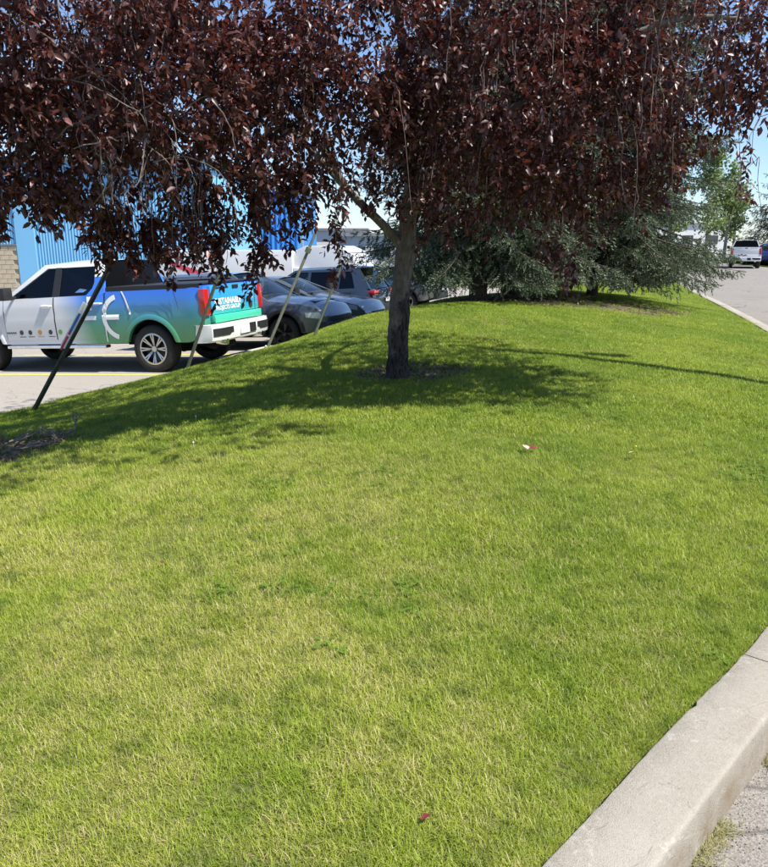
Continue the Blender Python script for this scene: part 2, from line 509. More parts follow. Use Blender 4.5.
def big_mesh(name, tv, tf, P, M, S, mat, tint=None):
    """one mesh out of many transformed copies of a template (all faces tris or all quads)"""
    tv = np.asarray(tv, float)
    tf = np.asarray(tf, int)
    N = len(P)
    S = np.asarray(S, float)
    if S.ndim == 1:
        S = S[:, None]
    V = np.einsum('nij,nkj->nki', M, tv[None] * S[:, None, :]) + P[:, None, :]
    nv = len(tv)
    Fc = (tf[None] + (np.arange(N) * nv)[:, None, None]).reshape(-1, tf.shape[1])
    return np_mesh(name, V.reshape(-1, 3), Fc, mat, None if tint is None else np.repeat(tint, nv))
def np_mesh(name, V, Fc, mat, tint=None, smooth=False):
    me = bpy.data.meshes.new(name)
    k = Fc.shape[1]
    me.vertices.add(len(V))
    me.vertices.foreach_set('co', np.ascontiguousarray(V, dtype=np.float32).ravel())
    me.loops.add(Fc.size)
    me.loops.foreach_set('vertex_index', np.ascontiguousarray(Fc, dtype=np.int32).ravel())
    me.polygons.add(len(Fc))
    me.polygons.foreach_set('loop_start', np.arange(0, Fc.size, k, dtype=np.int32))
    me.polygons.foreach_set('loop_total', np.full(len(Fc), k, dtype=np.int32))
    if smooth:
        me.polygons.foreach_set('use_smooth', np.ones(len(Fc), dtype=bool))
    if tint is not None:
        a = me.attributes.new('tint', 'FLOAT', 'POINT')
        a.data.foreach_set('value', np.ascontiguousarray(tint, dtype=np.float32))
    me.update(calc_edges=True)
    me.validate()
    if mat:
        me.materials.append(MATS[mat])
    return me
def nrm(a):
    return a / np.maximum(np.linalg.norm(a, axis=-1, keepdims=True), 1e-9)
def frames(d, up):
    """matrices whose local Y is d, Z is close to up"""
    d = nrm(d)
    x = nrm(np.cross(d, up))
    z = np.cross(x, d)
    return np.stack([x, d, z], axis=-1)
def rand_unit(n):
    return nrm(rng.normal(size=(n, 3)))
def spline(pts, n):
    """Catmull-Rom through pts, n samples"""
    P = np.asarray(pts, float)
    P = np.vstack([2 * P[0] - P[1], P, 2 * P[-1] - P[-2]])
    m = len(P) - 3
    out = []
    for t in np.linspace(0, m - 1e-9, n):
        i = int(t)
        u = t - i
        a, b, c, d = P[i:i + 4]
        out.append(0.5 * (2 * b + (c - a) * u + (2 * a - 5 * b + 4 * c - d) * u * u + (3 * b - a - 3 * c + d) * u ** 3))
    return np.array(out)
def in_poly(x, y, poly):
    x = np.asarray(x); y = np.asarray(y)
    r = np.zeros(x.shape, bool)
    n = len(poly)
    for i in range(n):
        x1, y1 = poly[i]; x2, y2 = poly[(i + 1) % n]
        c = ((y1 > y) != (y2 > y)) & (x < (x2 - x1) * (y - y1) / (y2 - y1 + 1e-12) + x1)
        r ^= c
    return r
def noise2(x, y, seed=0):
    """cheap smooth value noise, 0..1"""
    g = np.random.default_rng(seed).random((64, 64))
    xi = np.floor(x).astype(int); yi = np.floor(y).astype(int)
    fx = x - xi; fy = y - yi
    fx = fx * fx * (3 - 2 * fx); fy = fy * fy * (3 - 2 * fy)
    a = g[xi % 64, yi % 64]; b = g[(xi + 1) % 64, yi % 64]; c = g[xi % 64, (yi + 1) % 64]; d = g[(xi + 1) % 64, (yi + 1) % 64]
    return (a * (1 - fx) + b * fx) * (1 - fy) + (c * (1 - fx) + d * fx) * fy

# ------------------------------------------------------------------ the lie of the land
def lotz(x, y):
    return -0.52 + 0.042 * (x + 3.6) - 0.024 * (y - 13.5)
KERB = [(-3.4, -2.42), (-1.5, -0.45), (0.38, 1.49), (0.95, 2.08), (1.53, 2.68), (2.9, 4.25), (4.2, 6.3), (5.35, 9.0), (6.66, 12.88), (8.25, 18.2), (10.13, 24.93), (13.0, 34.5), (17.0, 47.0)]
LOT_EDGE = [(-16, 2.4), (-11, 5.4), (-6.6, 7.9), (-4.78, 9.0), (-4.43, 9.75), (-4.07, 10.55), (-3.5, 11.6), (-2.3, 13.3), (-1.15, 16.0), (0.45, 21.0), (2.1, 26.0), (5.5, 35.0), (10, 47)]
BARE = [(0.32, 7.95, 0.66, 0.42), (-3.12, 5.9, 0.40, 0.78), (3.7, 14.9, 2.4, 1.5), (2.0, 15.2, 1.5, 1.2)]
KP = spline([(x, y, 0) for x, y in KERB], 700)[:, :2]
LP = spline([(x, y, 0) for x, y in LOT_EDGE], 200)[:, :2]
CTRL = [(0.15, 7.7, 0.25), (1.9, 15.2, 0.52), (2.7, 15.8, 0.53), (4.3, 17, 0.53), (3, 11, 0.40), (0.1, 13.5, 0.45), (-1.6, 11, 0.13), (-1.4, 9.2, 0.19), (-2.9, 10, -0.12),
        (-1, 4, 0.18), (-3, 5, 0.05), (-3.9, 7.5, -0.24), (5, 13.5, 0.34), (7, 20, 0.27), (4.6, 22, 0.40), (6.5, 28, 0.25), (-6, 3, 0.02), (-6.5, 6, -0.48), (-4.1, 8.4, -0.38), (-3.1, 7.0, -0.10), (1.6, 5.4, 0.20),
        (3.4, 8.0, 0.24), (0.4, 3.2, 0.165), (10, 36, 0.1), (-3.2, 1.2, 0.13), (-9.5, 2, -0.15), (0.9, 17.0, 0.30), (-0.9, 13.2, 0.20)]
CTRL += [(x, y, 0.118) for x, y in KP[::34]]
CTRL += [(x, y, lotz(x, y) + 0.035) for x, y in LP[::10]]
CTRL = np.array(CTRL)
def _tps(C):
    n = len(C)
    d = np.linalg.norm(C[:, None, :2] - C[None, :, :2], axis=-1)
    K = d ** 2 * np.log(d + 1e-9)
    Pm = np.hstack([np.ones((n, 1)), C[:, :2]])
    A = np.block([[K + np.eye(n) * 0.02, Pm], [Pm.T, np.zeros((3, 3))]])
    return np.linalg.solve(A, np.concatenate([C[:, 2], [0, 0, 0]]))
TW = _tps(CTRL)
def lawnz(x, y):
    x = np.atleast_1d(np.asarray(x, float)); y = np.atleast_1d(np.asarray(y, float))
    out = np.zeros(len(x))
    for s in range(0, len(x), 20000):
        q = np.stack([x[s:s + 20000], y[s:s + 20000]], 1)
        d = np.linalg.norm(q[:, None] - CTRL[None, :, :2], axis=-1)
        out[s:s + 20000] = (d ** 2 * np.log(d + 1e-9)) @ TW[:len(CTRL)] + TW[-3] + q @ TW[-2:]
    return out
def lz(x, y):
    return float(lawnz(x, y)[0])
def lawn_normal(x, y):
    e = 0.05
    zx = (lawnz(x + e, y) - lawnz(x - e, y)) / (2 * e)
    zy = (lawnz(x, y + e) - lawnz(x, y - e)) / (2 * e)
    return nrm(np.stack([-zx, -zy, np.ones_like(zx)], -1))
LAWN_POLY = [tuple(p) for p in KP[::7]] + [tuple(p) for p in LP[::-4]] + [(-16, -2.4)]
build_materials()

def make_setting():
    # ground to the horizon
    o = MB().poly([(-900, -300, -1.6), (1200, -300, -1.6), (1200, 1800, -1.6), (-900, 1800, -1.6)]).build('ground', 'field')
    prop(o, 'dull green land reaching out to the horizon', 'ground', kind='structure')
    # street
    outline = [(x, y, 0) for x, y in KP[::7]] + [(40, 130, 0), (90, 130, 0), (90, -30, 0), (-40, -30, 0), (-30, -2.42, 0)]
    o = MB().poly(outline).build('road', 'asphalt_street')
    bm = bmesh.new(); bm.from_mesh(o.data); bmesh.ops.triangulate(bm, faces=bm.faces)
    bm.to_mesh(o.data); bm.free()
    if o.data.polygons[0].normal.z < 0: o.data.flip_normals()
    prop(o, 'sun-bleached asphalt street curving round the grass island', 'road', kind='structure')
    # parking lot (tilted sheet tucked a little under the lawn edge)
    nx, ny = 40, 40
    edge = LP
    rows = []
    for j in range(0, len(edge), 4):
        ex, ey = edge[j]
        dx, dy = -0.94, 0.33
        row = []
        for s in [-0.25, 0, 0.5, 1, 2, 4, 8, 14, 22, 34, 50, 80]:
            x, y = ex + dx * s, ey + dy * s
            row.append((x, y, lotz(max(x, -30), min(y, 60)) - (0.02 if s < 0 else 0)))
        rows.append(row)
    o = MB().grid(rows).build('parking_lot', 'asphalt_lot')
    if o.data.polygons[0].normal.z < 0: o.data.flip_normals()
    prop(o, 'pale sunlit asphalt of the parking lot below the grass bank', 'parking lot', kind='structure')
    # lawn sheet, masked to its outline and pulled onto it
    st = 0.12
    xs = np.arange(-10, 13.2, st); ys = np.arange(-2.6, 36, st)
    X, Y = np.meshgrid(xs, ys, indexing='ij')
    Z = lawnz(X.ravel(), Y.ravel()).reshape(X.shape)
    Z += (noise2(X.ravel() * 3, Y.ravel() * 3, 3) - 0.5).reshape(X.shape) * 0.02 + (noise2(X.ravel() * 1.1, Y.ravel() * 1.1, 4) - 0.5).reshape(X.shape) * 0.03
    inside = in_poly(X, Y, LAWN_POLY)
    V = np.stack([X, Y, Z], -1)
    idx = np.arange(X.size).reshape(X.shape)
    keep = inside[:-1, :-1] | inside[1:, :-1] | inside[:-1, 1:] | inside[1:, 1:]
    allin = inside[:-1, :-1] & inside[1:, :-1] & inside[:-1, 1:] & inside[1:, 1:]
    bound = KP
    both = np.vstack([KP, LP])
    out = ~inside
    need = np.zeros_like(inside)
    for a, b in ((0, 0), (1, 0), (0, 1), (1, 1)):
        need[a:X.shape[0] - 1 + a, b:X.shape[1] - 1 + b] |= keep
    sel = np.argwhere(out & need)
    for i, j in sel:
        d = np.hypot(both[:, 0] - X[i, j], both[:, 1] - Y[i, j])
        k = int(d.argmin())
        if d[k] < 0.3:
            V[i, j, 0], V[i, j, 1] = both[k]
            V[i, j, 2] = lz(*both[k]) if k < len(KP) else lotz(*both[k]) + 0.004
    q = np.stack([idx[:-1, :-1], idx[1:, :-1], idx[1:, 1:], idx[:-1, 1:]], -1)[keep]
    used = np.unique(q)
    remap = np.full(X.size, -1); remap[used] = np.arange(len(used))
    me = np_mesh('lawn', V.reshape(-1, 3)[used], remap[q], 'lawn_soil', smooth=True)
    o = link('lawn', me)
    prop(o, 'mown grass mound between street and parking lot', 'lawn', kind='structure')
    lawn = o
    # kerb in cast sections
    root = empty('kerb', (0.95, 2.08, 0))
    prop(root, 'worn pale concrete kerb bordering the lawn', 'kerb', kind='structure')
    seg = np.hypot(*np.diff(KP, axis=0).T)
    s = np.concatenate([[0], np.cumsum(seg)])
    d0 = np.hypot(KP[:, 0] - 1.33, KP[:, 1] - 2.47).argmin()
    j0 = s[d0]
    starts = [j0 + 3.0 * k for k in range(-3, 14)]
    tang = np.gradient(KP, axis=0); tang = tang / np.linalg.norm(tang, axis=1, keepdims=True)
    for a in starts:
        b = a + 3.0 - 0.014
        if b < 0.1 or a > s[-1] - 0.5: continue
        a = max(a, 0.0); b = min(b, s[-1] - 0.01)
        near = abs(a - j0) < 4
        step = 0.025 if near else 0.12
        u = np.linspace(a, b, max(3, int((b - a) / step)))
        px = np.interp(u, s, KP[:, 0]); py = np.interp(u, s, KP[:, 1])
        tx = np.interp(u, s, tang[:, 0]); ty = np.interp(u, s, tang[:, 1])
        rows = []
        hj = random.uniform(-0.004, 0.004)
        for i in range(len(u)):
            n1 = (noise2(np.array([u[i] * 9.0]), np.array([0.3]), 11)[0] - 0.5)
            n2 = (noise2(np.array([u[i] * 30.0]), np.array([2.3]), 12)[0] - 0.5)
            n3 = max(0.0, noise2(np.array([u[i] * 11.0]), np.array([5.3]), 13)[0] - 0.88) * 0.16
            e = n1 * 0.004 + n2 * 0.006
            prof = [(-0.004 + n3, -0.25), (0.0 + e + n3, 0.10), (0.003 + e + n3, 0.146 + n2 * 0.004), (0.010 + e * 0.8 + n3, 0.150), (0.09, 0.152 + n1 * 0.003), (0.184, 0.150), (0.194 + n2 * .002, 0.149 + n2 * .002), (0.200 + n2 * .003, 0.144), (0.202 + n2 * 0.003, 0.134), (0.207 + n2 * 0.006, 0.06), (0.212 + n2 * 0.006, 0.0), (0.214, -0.08)]
            rows.append([(px[i] + ty[i] * w - 0.95, py[i] - tx[i] * w - 2.08, h + hj) for w, h in prof])
        m = MB().grid(rows)
        nprof = len(rows[0])
        m.f.append(tuple(range(nprof))); m.f.append(tuple((len(rows) - 1) * nprof + k for k in range(nprof)))
        m.build('kerb_section', 'kerb_concrete', root, smooth=50)
    # parking stall lines (paint 4 mm above the asphalt)
    dirv = Vector((math.cos(R(17)), -math.sin(R(17)), 0))
    nv = Vector((math.sin(R(17)), math.cos(R(17)), 0))
    base = Vector((-2.9, 12.0, 0))
    names = ['yellow stall line painted just in front of the wrapped pickup', 'yellow stall line seen beyond the wheels of the wrapped pickup', 'short yellow stall line meeting the grass edge']
    for k, lab, r0 in ((0, names[0], 0.2), (2.75, names[1], 0.0), (-2.5, names[2], 1.9)):
        rows = []
        for s_ in np.linspace(r0, 6.2, 12):
            p = base + nv * k - dirv * s_
            a = p + nv * 0.05; b = p - nv * 0.05
            rows.append([(a.x, a.y, lotz(a.x, a.y) + 0.004), (b.x, b.y, lotz(b.x, b.y) + 0.004)])
        o = MB().grid(rows).build('parking_line', 'yellow_line', fix=False)
        if o.data.polygons[0].normal.z < 0: o.data.flip_normals()
        prop(o, lab, 'parking line', 'yellow parking lines', 'structure')
    # verge across the street
    o = MB().poly([(27.0, 50.0, 0.10), (60, 46, 0.10), (80, 75, 0.10), (33, 78, 0.10)]).prism([(27.0, 50.0, 0.10), (60, 46, 0.10), (80, 75, 0.10), (33, 78, 0.10)], (0, 0, -0.2)).build('verge', 'verge_green')
    prop(o, 'strip of bright grass on the far side of the street', 'verge', kind='structure')
    return lawn
LAWN = make_setting()

# ------------------------------------------------------------------ grass
def frustum_mask(x, y, z, margin=1.0):
    p = R(PITCH)
    zc = y * math.cos(p) - (z - CAM_H) * math.sin(p)
    up = y * math.sin(p) + (z - CAM_H) * math.cos(p)
    k = 741.0
    return (zc > 0.3) & (np.abs(x) < zc * 384 / k + margin) & (up > -zc * 434 / k - 0.5 * margin)
def make_grass():
    coll = bpy.data.collections.new('grass_tufts')
    def tuft(name, n, spread, hmin, hmax, w, seed, flop):
        g = np.random.default_rng(seed)
        V, Fc, T = [], [], []
        for b in range(n):
            r = spread * math.sqrt(g.random()); a = g.random() * 6.283
            bx, by = r * math.cos(a), r * math.sin(a)
            h = g.uniform(hmin, hmax)
            az = g.random() * 6.283
            lean = g.uniform(0.1, 0.75) * flop
            dx, dy = math.cos(az), math.sin(az)
            sx, sy = -dy, dx
            ww = w * g.uniform(0.7, 1.3)
            b0 = len(V)
            for k, (t, wk) in enumerate(((0, 1.0), (0.4, 0.9), (0.75, 0.6), (1.0, 0.05))):
                off = lean * h * (t ** 1.8)
                zz = h * t * (1 - 0.28 * lean * t)
                for s in (-1, 1):
                    V.append((bx + dx * off + sx * s * ww * wk / 2, by + dy * off + sy * s * ww * wk / 2, zz - 0.004))
            for k in range(3):
                Fc.append((b0 + 2 * k, b0 + 2 * k + 1, b0 + 2 * k + 3, b0 + 2 * k + 2))
            T += [g.random()] * 8
        me = np_mesh(name, np.array(V), np.array(Fc), 'grass_blade', np.array(T))
        o = bpy.data.objects.new(name, me)
        coll.objects.link(o)
    for k in range(6):
        tuft(f'tuft_a{k}', 26, 0.036, 0.012, 0.034, 0.0017, 100 + k, 1.7)
    for k in range(3):
        tuft(f'tuft_b{k}', 16, 0.05, 0.020, 0.050, 0.0022, 200 + k, 1.6)
    for k in range(4):
        tuft(f'tuft_c{k}', 36, 0.09, 0.018, 0.042, 0.0038, 300 + k, 1.5)
    g = np.random.default_rng(400)
    V, Fc, T = [], [], []
    for b in range(16):          # clover and small weeds
        r = .06 * math.sqrt(g.random()); a = g.random() * 6.283; h = g.uniform(.012, .026); lr = g.uniform(.004, .0065)
        cx, cy = r * math.cos(a), r * math.sin(a)
        for q in range(3):
            aa = a + q * 2.09
            px, py = cx + math.cos(aa) * lr, cy + math.sin(aa) * lr
            b0 = len(V)
            tz_ = g.uniform(-.3, .3) * lr
            V += [(px - lr * .9, py - lr * .5, h), (px + lr * .9, py - lr * .5, h + tz_), (px + lr * .7, py + lr * .8, h + tz_), (px - lr * .7, py + lr * .8, h)]
            Fc.append((b0, b0 + 1, b0 + 2, b0 + 3)); T += [g.random() * .5] * 4
    coll.objects.link(bpy.data.objects.new('tuft_d0', np_mesh('tuft_d0', np.array(V), np.array(Fc), 'clover_leaf', np.array(T))))
    # points by distance band: (ymin, ymax, density)
    PX, PY, IDX, SC = [], [], [], []
    def band(y0, y1, dens, kinds, s0, s1):
        y0e, y1e = y0, y1
        w = 0.56 * y1 + 1.6
        n = int(dens * 2 * w * (y1e - y0e))
        x = rng.uniform(-w, w, n); y = rng.uniform(y0e, y1e, n)
        m = in_poly(x, y, LAWN_POLY)
        x, y = x[m], y[m]
        z = lawnz(x, y)
        m = frustum_mask(x, y, z)
        x, y, z = x[m], y[m], z[m]
        # thin on bare patches
        keep = np.ones(len(x), bool)
        for cx, cy, rx, ry in BARE:
            d = ((x - cx) / rx) ** 2 + ((y - cy) / ry) ** 2 + (noise2(x * 5, y * 5, 21) - 0.5) * 0.8
            keep &= (d > 1.0) | (rng.random(len(x)) < 0.14)
        thin = noise2(x * 2.2, y * 2.2, 31)
        keep &= rng.random(len(x)) < np.where(thin > 0.75, 0.85, 1.0)
        dk = np.full(len(x), 9.0)
        nearm = x > 0.9 * y - 2.2
        if nearm.any():
            dk[nearm] = np.sqrt(((x[nearm][:, None] - KP[None, ::3, 0]) ** 2 + (y[nearm][:, None] - KP[None, ::3, 1]) ** 2).min(1))
        keep &= dk > 0.03
        x, y = x[keep], y[keep]
        PX.append(x); PY.append(y)
        IDX.append(rng.choice(kinds, len(x)))
        SC.append(rng.uniform(s0, s1, len(x)))
    band(0.6, 3.2, 2900, [0, 1, 2, 3, 4, 5, 0, 1, 2, 3, 4, 5, 6, 7], 0.75, 1.25)
    band(3.2, 5.5, 1800, [0, 1, 2, 3, 4, 5, 0, 1, 2, 3, 6, 7, 8], 0.8, 1.3)
    band(5.5, 9.0, 760, [0, 2, 4, 6, 7, 8, 9, 10, 11, 12], 0.9, 1.3)
    band(9.0, 15.0, 330, [9, 10, 11, 12], 0.8, 1.25)
    band(15.0, 30.0, 150, [9, 10, 11, 12], 1.0, 1.5)
    # a ragged taller fringe where the mower misses, along the kerb
    u = rng.integers(0, 260, 2600)
    off = np.abs(rng.normal(0, 0.035, 2600)) + 0.024
    tg = np.gradient(KP, axis=0); tg = tg / np.linalg.norm(tg, axis=1, keepdims=True)
    PX.append(KP[u, 0] - tg[u, 1] * off + rng.normal(0, .01, 2600)); PY.append(KP[u, 1] + tg[u, 0] * off + rng.normal(0, .01, 2600))
    IDX.append(rng.choice([0, 1, 2, 3, 6], 2600)); SC.append(rng.uniform(0.6, 0.95, 2600))
    n = 9000
    wx = rng.uniform(-4.5, 4.5, n); wy = rng.uniform(1.0, 8.5, n)
    m = in_poly(wx, wy, LAWN_POLY) & (noise2(wx * 1.6, wy * 1.6, 91) > 0.78) & (noise2(wx * 7, wy * 7, 92) > 0.5) & (rng.random(n) < 0.4)
    PX.append(wx[m]); PY.append(wy[m]); IDX.append(np.full(m.sum(), 13)); SC.append(rng.uniform(.8, 1.3, m.sum()))
    x = np.concatenate(PX); y = np.concatenate(PY); idx = np.concatenate(IDX); sc = np.concatenate(SC)
    z = lawnz(x, y) + (noise2(x * 3, y * 3, 3) - 0.5) * 0.02 + (noise2(x * 1.1, y * 1.1, 4) - 0.5) * 0.03
    nn = lawn_normal(x, y)
    sc = sc * (0.85 + 0.4 * noise2(x * 1.7, y * 1.7, 41))
    rot = np.stack([-np.arctan2(nn[:, 1], nn[:, 2]), np.arctan2(nn[:, 0], nn[:, 2]), np.zeros(len(x))], -1)
    ang = rng.uniform(0, 6.283, len(x))
    # spin about z first, then tilt: bake as euler through matrices is slow, small tilts commute well enough
    rot[:, 2] = ang
    ca, sa = np.cos(ang), np.sin(ang)
    tx, ty = rot[:, 0].copy(), rot[:, 1].copy()
    rot[:, 0] = tx * ca + ty * sa
    rot[:, 1] = -tx * sa + ty * ca
    me = bpy.data.meshes.new('grass')
    me.vertices.add(len(x))
    me.vertices.foreach_set('co', np.stack([x, y, z], -1).astype(np.float32).ravel())
    a = me.attributes.new('rot', 'FLOAT_VECTOR', 'POINT'); a.data.foreach_set('vector', rot.astype(np.float32).ravel())
    a = me.attributes.new('scl', 'FLOAT', 'POINT'); a.data.foreach_set('value', sc.astype(np.float32))
    a = me.attributes.new('idx', 'INT', 'POINT'); a.data.foreach_set('value', idx.astype(np.int32))
    o = link('grass', me)
    prop(o, 'short lawn grass, green with straw-dry patches, covering the mound', 'grass', kind='stuff')
    ng = bpy.data.node_groups.new('grass_scatter', 'GeometryNodeTree')
    ng.interface.new_socket('Geometry', in_out='INPUT', socket_type='NodeSocketGeometry')
    ng.interface.new_socket('Geometry', in_out='OUTPUT', socket_type='NodeSocketGeometry')
    gi = ng.nodes.new('NodeGroupInput'); go = ng.nodes.new('NodeGroupOutput')
    iop = ng.nodes.new('GeometryNodeInstanceOnPoints')
    ci = ng.nodes.new('GeometryNodeCollectionInfo')
    ci.inputs['Collection'].default_value = coll
    ci.inputs['Separate Children'].default_value = True
    ci.inputs['Reset Children'].default_value = True
    def named(nm, ty):
        nd = ng.nodes.new('GeometryNodeInputNamedAttribute')
        nd.data_type = ty
        nd.inputs['Name'].default_value = nm
        return nd.outputs['Attribute']
    ng.links.new(gi.outputs[0], iop.inputs['Points'])
    ng.links.new(ci.outputs[0], iop.inputs['Instance'])
    iop.inputs['Pick Instance'].default_value = True
    ng.links.new(named('idx', 'INT'), iop.inputs['Instance Index'])
    ng.links.new(named('rot', 'FLOAT_VECTOR'), iop.inputs['Rotation'])
    ng.links.new(named('scl', 'FLOAT'), iop.inputs['Scale'])
    ng.links.new(iop.outputs[0], go.inputs[0])
    md = o.modifiers.new('scatter', 'NODES')
    md.node_group = ng
    print('grass tufts', len(x))
make_grass()

# ------------------------------------------------------------------ purple-leaved trees
LEAF_V = np.array([(0, 0, 0), (-.235, .36, .05), (.235, .36, .05), (0, .46, -.03), (-.185, .70, .035), (.185, .70, .035), (0, 1.0, -.07)], float)
LEAF_F = np.array([(0, 3, 1), (0, 2, 3), (1, 3, 4), (3, 6, 4), (3, 2, 5), (3, 5, 6)])
def leaf_variant(k):
    v = LEAF_V.copy()
    curl = [0.0, 0.10, -0.06, 0.18][k]
    v[:, 2] -= curl * v[:, 1] ** 2
    v[:, 0] *= [1.0, 0.85, 1.12, 0.95][k]
    return v
def shoots(P, A, L, nleaf, size):
    """leaves set spirally along drooping shoots; returns leaf P, matrices, scale"""
    n = len(P)
    A = nrm(A)
    t = np.linspace(0.12, 1.0, nleaf)[None, :, None]
    sag = np.array([0, 0, -1.0])
    pos = P[:, None] + A[:, None] * L[:, None, None] * t + sag * (L[:, None, None] * 0.25) * t ** 2
    o1 = nrm(np.cross(A, nrm(rng.normal(size=(n, 3)))))
    o2 = np.cross(A, o1)
    ph = (np.arange(nleaf) * 2.4)[None] + rng.uniform(0, 6.28, (n, 1))
    rad = o1[:, None] * np.cos(ph)[..., None] + o2[:, None] * np.sin(ph)[..., None]
    spread = np.linspace(1.0, 0.45, nleaf)[None, :, None]
    d = A[:, None] * 0.55 + rad * spread * 1.05 + sag * 0.28 + rng.normal(0, .34, (n, nleaf, 3))
    up = np.array([0, 0, 1.0]) + rng.normal(0, 0.55, (n, nleaf, 3))
    d = d.reshape(-1, 3); up = up.reshape(-1, 3)
    M = frames(d, up)
    S = np.repeat(size, nleaf) * rng.uniform(0.7, 1.2, n * nleaf)
    return pos.reshape(-1, 3), M, S
def limb_tubes(m, paths, n=8):
    for pts, r0, r1 in paths:
        P = spline(pts, max(6, 5 * len(pts)))
        rr = np.linspace(r0, r1, len(P))
        m.tube(P, list(rr), n)
def make_plum(root_loc, label, trunk, limbs, blobs, sprays, twigs, nshow, seed, hang_len=(0.25, 0.75), density=1.0):
    global rng
    rng = np.random.default_rng(seed)
    root = empty('purple_leaf_tree', root_loc)
    prop(root, label, 'tree', 'purple-leaved trees')
    off = np.array(root_loc)
    T = spline(trunk, 26) - off
    k = np.linspace(0, 1, len(T))
    rad = 0.090 + 0.042 * np.exp(-k * 14) + 0.018 * (1 - k) + 0.004 * np.sin(k * 21)
    m = MB(); m.tube(T, list(rad), 20)
    me = m.mesh('trunk', 'plum_trunk', smooth=60)
    for v in me.vertices:
        w = v.co
        s = 0.010 * math.sin(w.z * 23 + 9 * math.atan2(w.y, w.x)) + 0.006 * math.sin(w.z * 51 + w.x * 80)
        r = Vector((w.x - float(np.interp(w.z, T[:, 2], T[:, 0])), w.y - float(np.interp(w.z, T[:, 2], T[:, 1])), 0))
        if r.length > 1e-4 and w.z < 0.9: v.co += r.normalized() * s
    link('trunk', me, root)
    for pts, r0, r1 in limbs:
        m = MB()
        limb_tubes(m, [([tuple(np.array(p) - off) for p in pts], r0, r1)], 10)
        m.build('branch', 'plum_bark', root, smooth=True)
    # foliage shoots in blobs
    PS, AS, LS, SZ = [], [], [], []
    for (c, r, n, fill) in blobs:
        n = int(n * density)
        u = rand_unit(n)
        rr = (fill + (1 - fill) * rng.random(n)) ** (1 / 2.2)
        q = np.array(c) + u * np.array(r) * rr[:, None]
        wob = 0.22 * np.sin(q[:, 0:1] * 3.1 + q[:, 1:2] * 2.3) * np.array([[0.3, 0.3, 1.0]])
        q = q + wob
        a = u * np.array([1, 1, 0.5]) + np.array([0, 0, -0.55]) + rng.normal(0, .5, (n, 3))
        PS.append(q); AS.append(a); LS.append(rng.uniform(0.08, 0.22, n)); SZ.append(np.full(n, 0.067))
    # hanging twigs with leaf clusters at their ends
    tw = MB()
    for (x, y, z, ln, nsub) in sprays:
        p = np.array([x, y, z + ln])
        a0 = rng.uniform(0, 6.28)
        bend = np.array([math.cos(a0), math.sin(a0), 0]) * rng.uniform(.04, .2)
        path = [p + bend * (t ** 0.5) * ln + np.array([0, 0, -ln]) * t + rng.normal(0, .012, 3) for t in np.linspace(0, 1, 6)]
        tw.tube([tuple(np.array(q) - off) for q in path], list(np.linspace(0.0045, 0.002, 6)), 5, cap=False)
        for s in range(nsub):
            t = rng.uniform(0.45, 1.0)
            i = min(4, int(t * 5)); f = t * 5 - i
            q = path[i] * (1 - f) + path[i + 1] * f
            PS.append(q[None] + rng.normal(0, .03, (1, 3))); AS.append(rng.normal(0, .5, (1, 3)) + np.array([[0, 0, -0.9]])); LS.append(np.array([rng.uniform(.08, .16)])); SZ.append(np.array([0.066]))
    for pts, r0, r1 in twigs:
        P = spline(pts, 14) - off
        P = P + np.cumsum(rng.normal(0, .006, P.shape), axis=0)
        tw.tube([tuple(q) for q in P], list(np.linspace(r0, r1, 14)), 5, cap=False)
        for q in (4, 7, 10):
            if rng.random() < .75:
                e = P[q] + np.array([rng.normal(0, .09), rng.normal(0, .05), -rng.uniform(.03, .22)])
                tw.tube([tuple(P[q]), tuple((P[q] + e) / 2 + rng.normal(0, .015, 3)), tuple(e)], [r1 * 1.2, r1, r1 * .6], 4, cap=False)
                PS.append((e + off)[None]); AS.append(rng.normal(0, .5, (1, 3)) + np.array([[0, 0, -.7]])); LS.append(np.array([.1])); SZ.append(np.array([.06]))
    o = tw.build('twigs', 'twig_bark', root, fix=False); o['kind'] = 'stuff'
    PS = np.vstack(PS); AS = np.vstack(AS)
    # foliage gathers in boughs with gaps between them
    cl = np.sin(PS[:, 0] * 5.1 + 1.3 * np.sin(PS[:, 2] * 3.3)) + np.sin(PS[:, 1] * 5.7 + PS[:, 2] * 1.9) + np.sin(PS[:, 2] * 7.3 + PS[:, 0] * 2.2)
    kp = rng.random(len(PS)) < np.clip(0.80 + 0.42 * cl, 0.22, 1.0)
    PS, AS = PS[kp], AS[kp]; LS = np.concatenate(LS)[kp]; SZ = np.concatenate(SZ)[kp]
    # nothing may hang into the trunk clearing
    P, M, S = shoots(PS, AS, LS, 9, SZ)
    tint = rng.random(len(P))
    keep = P[:, 2] > lawnz(P[:, 0], P[:, 1]) + 0.9
    P, M, S, tint = P[keep], M[keep], S[keep], tint[keep]
    # the leaves that show largest stand alone, the rest are the crown
    p = R(PITCH)
    zc = P[:, 1] * math.cos(p) - (P[:, 2] - CAM_H) * math.sin(p)
    up = P[:, 1] * math.sin(p) + (P[:, 2] - CAM_H) * math.cos(p)
    vis = (np.abs(P[:, 0]) < zc * 384 / 741) & (np.abs(up) < zc * 433 / 741)
    score = np.where(vis, S / zc, 0)
    order = np.argsort(-score)
    solo = order[:nshow]
    rest = np.setdiff1d(np.arange(len(P)), solo)
    var = rng.integers(0, 4, len(P))
    Vs, Fs, Ts = [], [], []
    base = 0
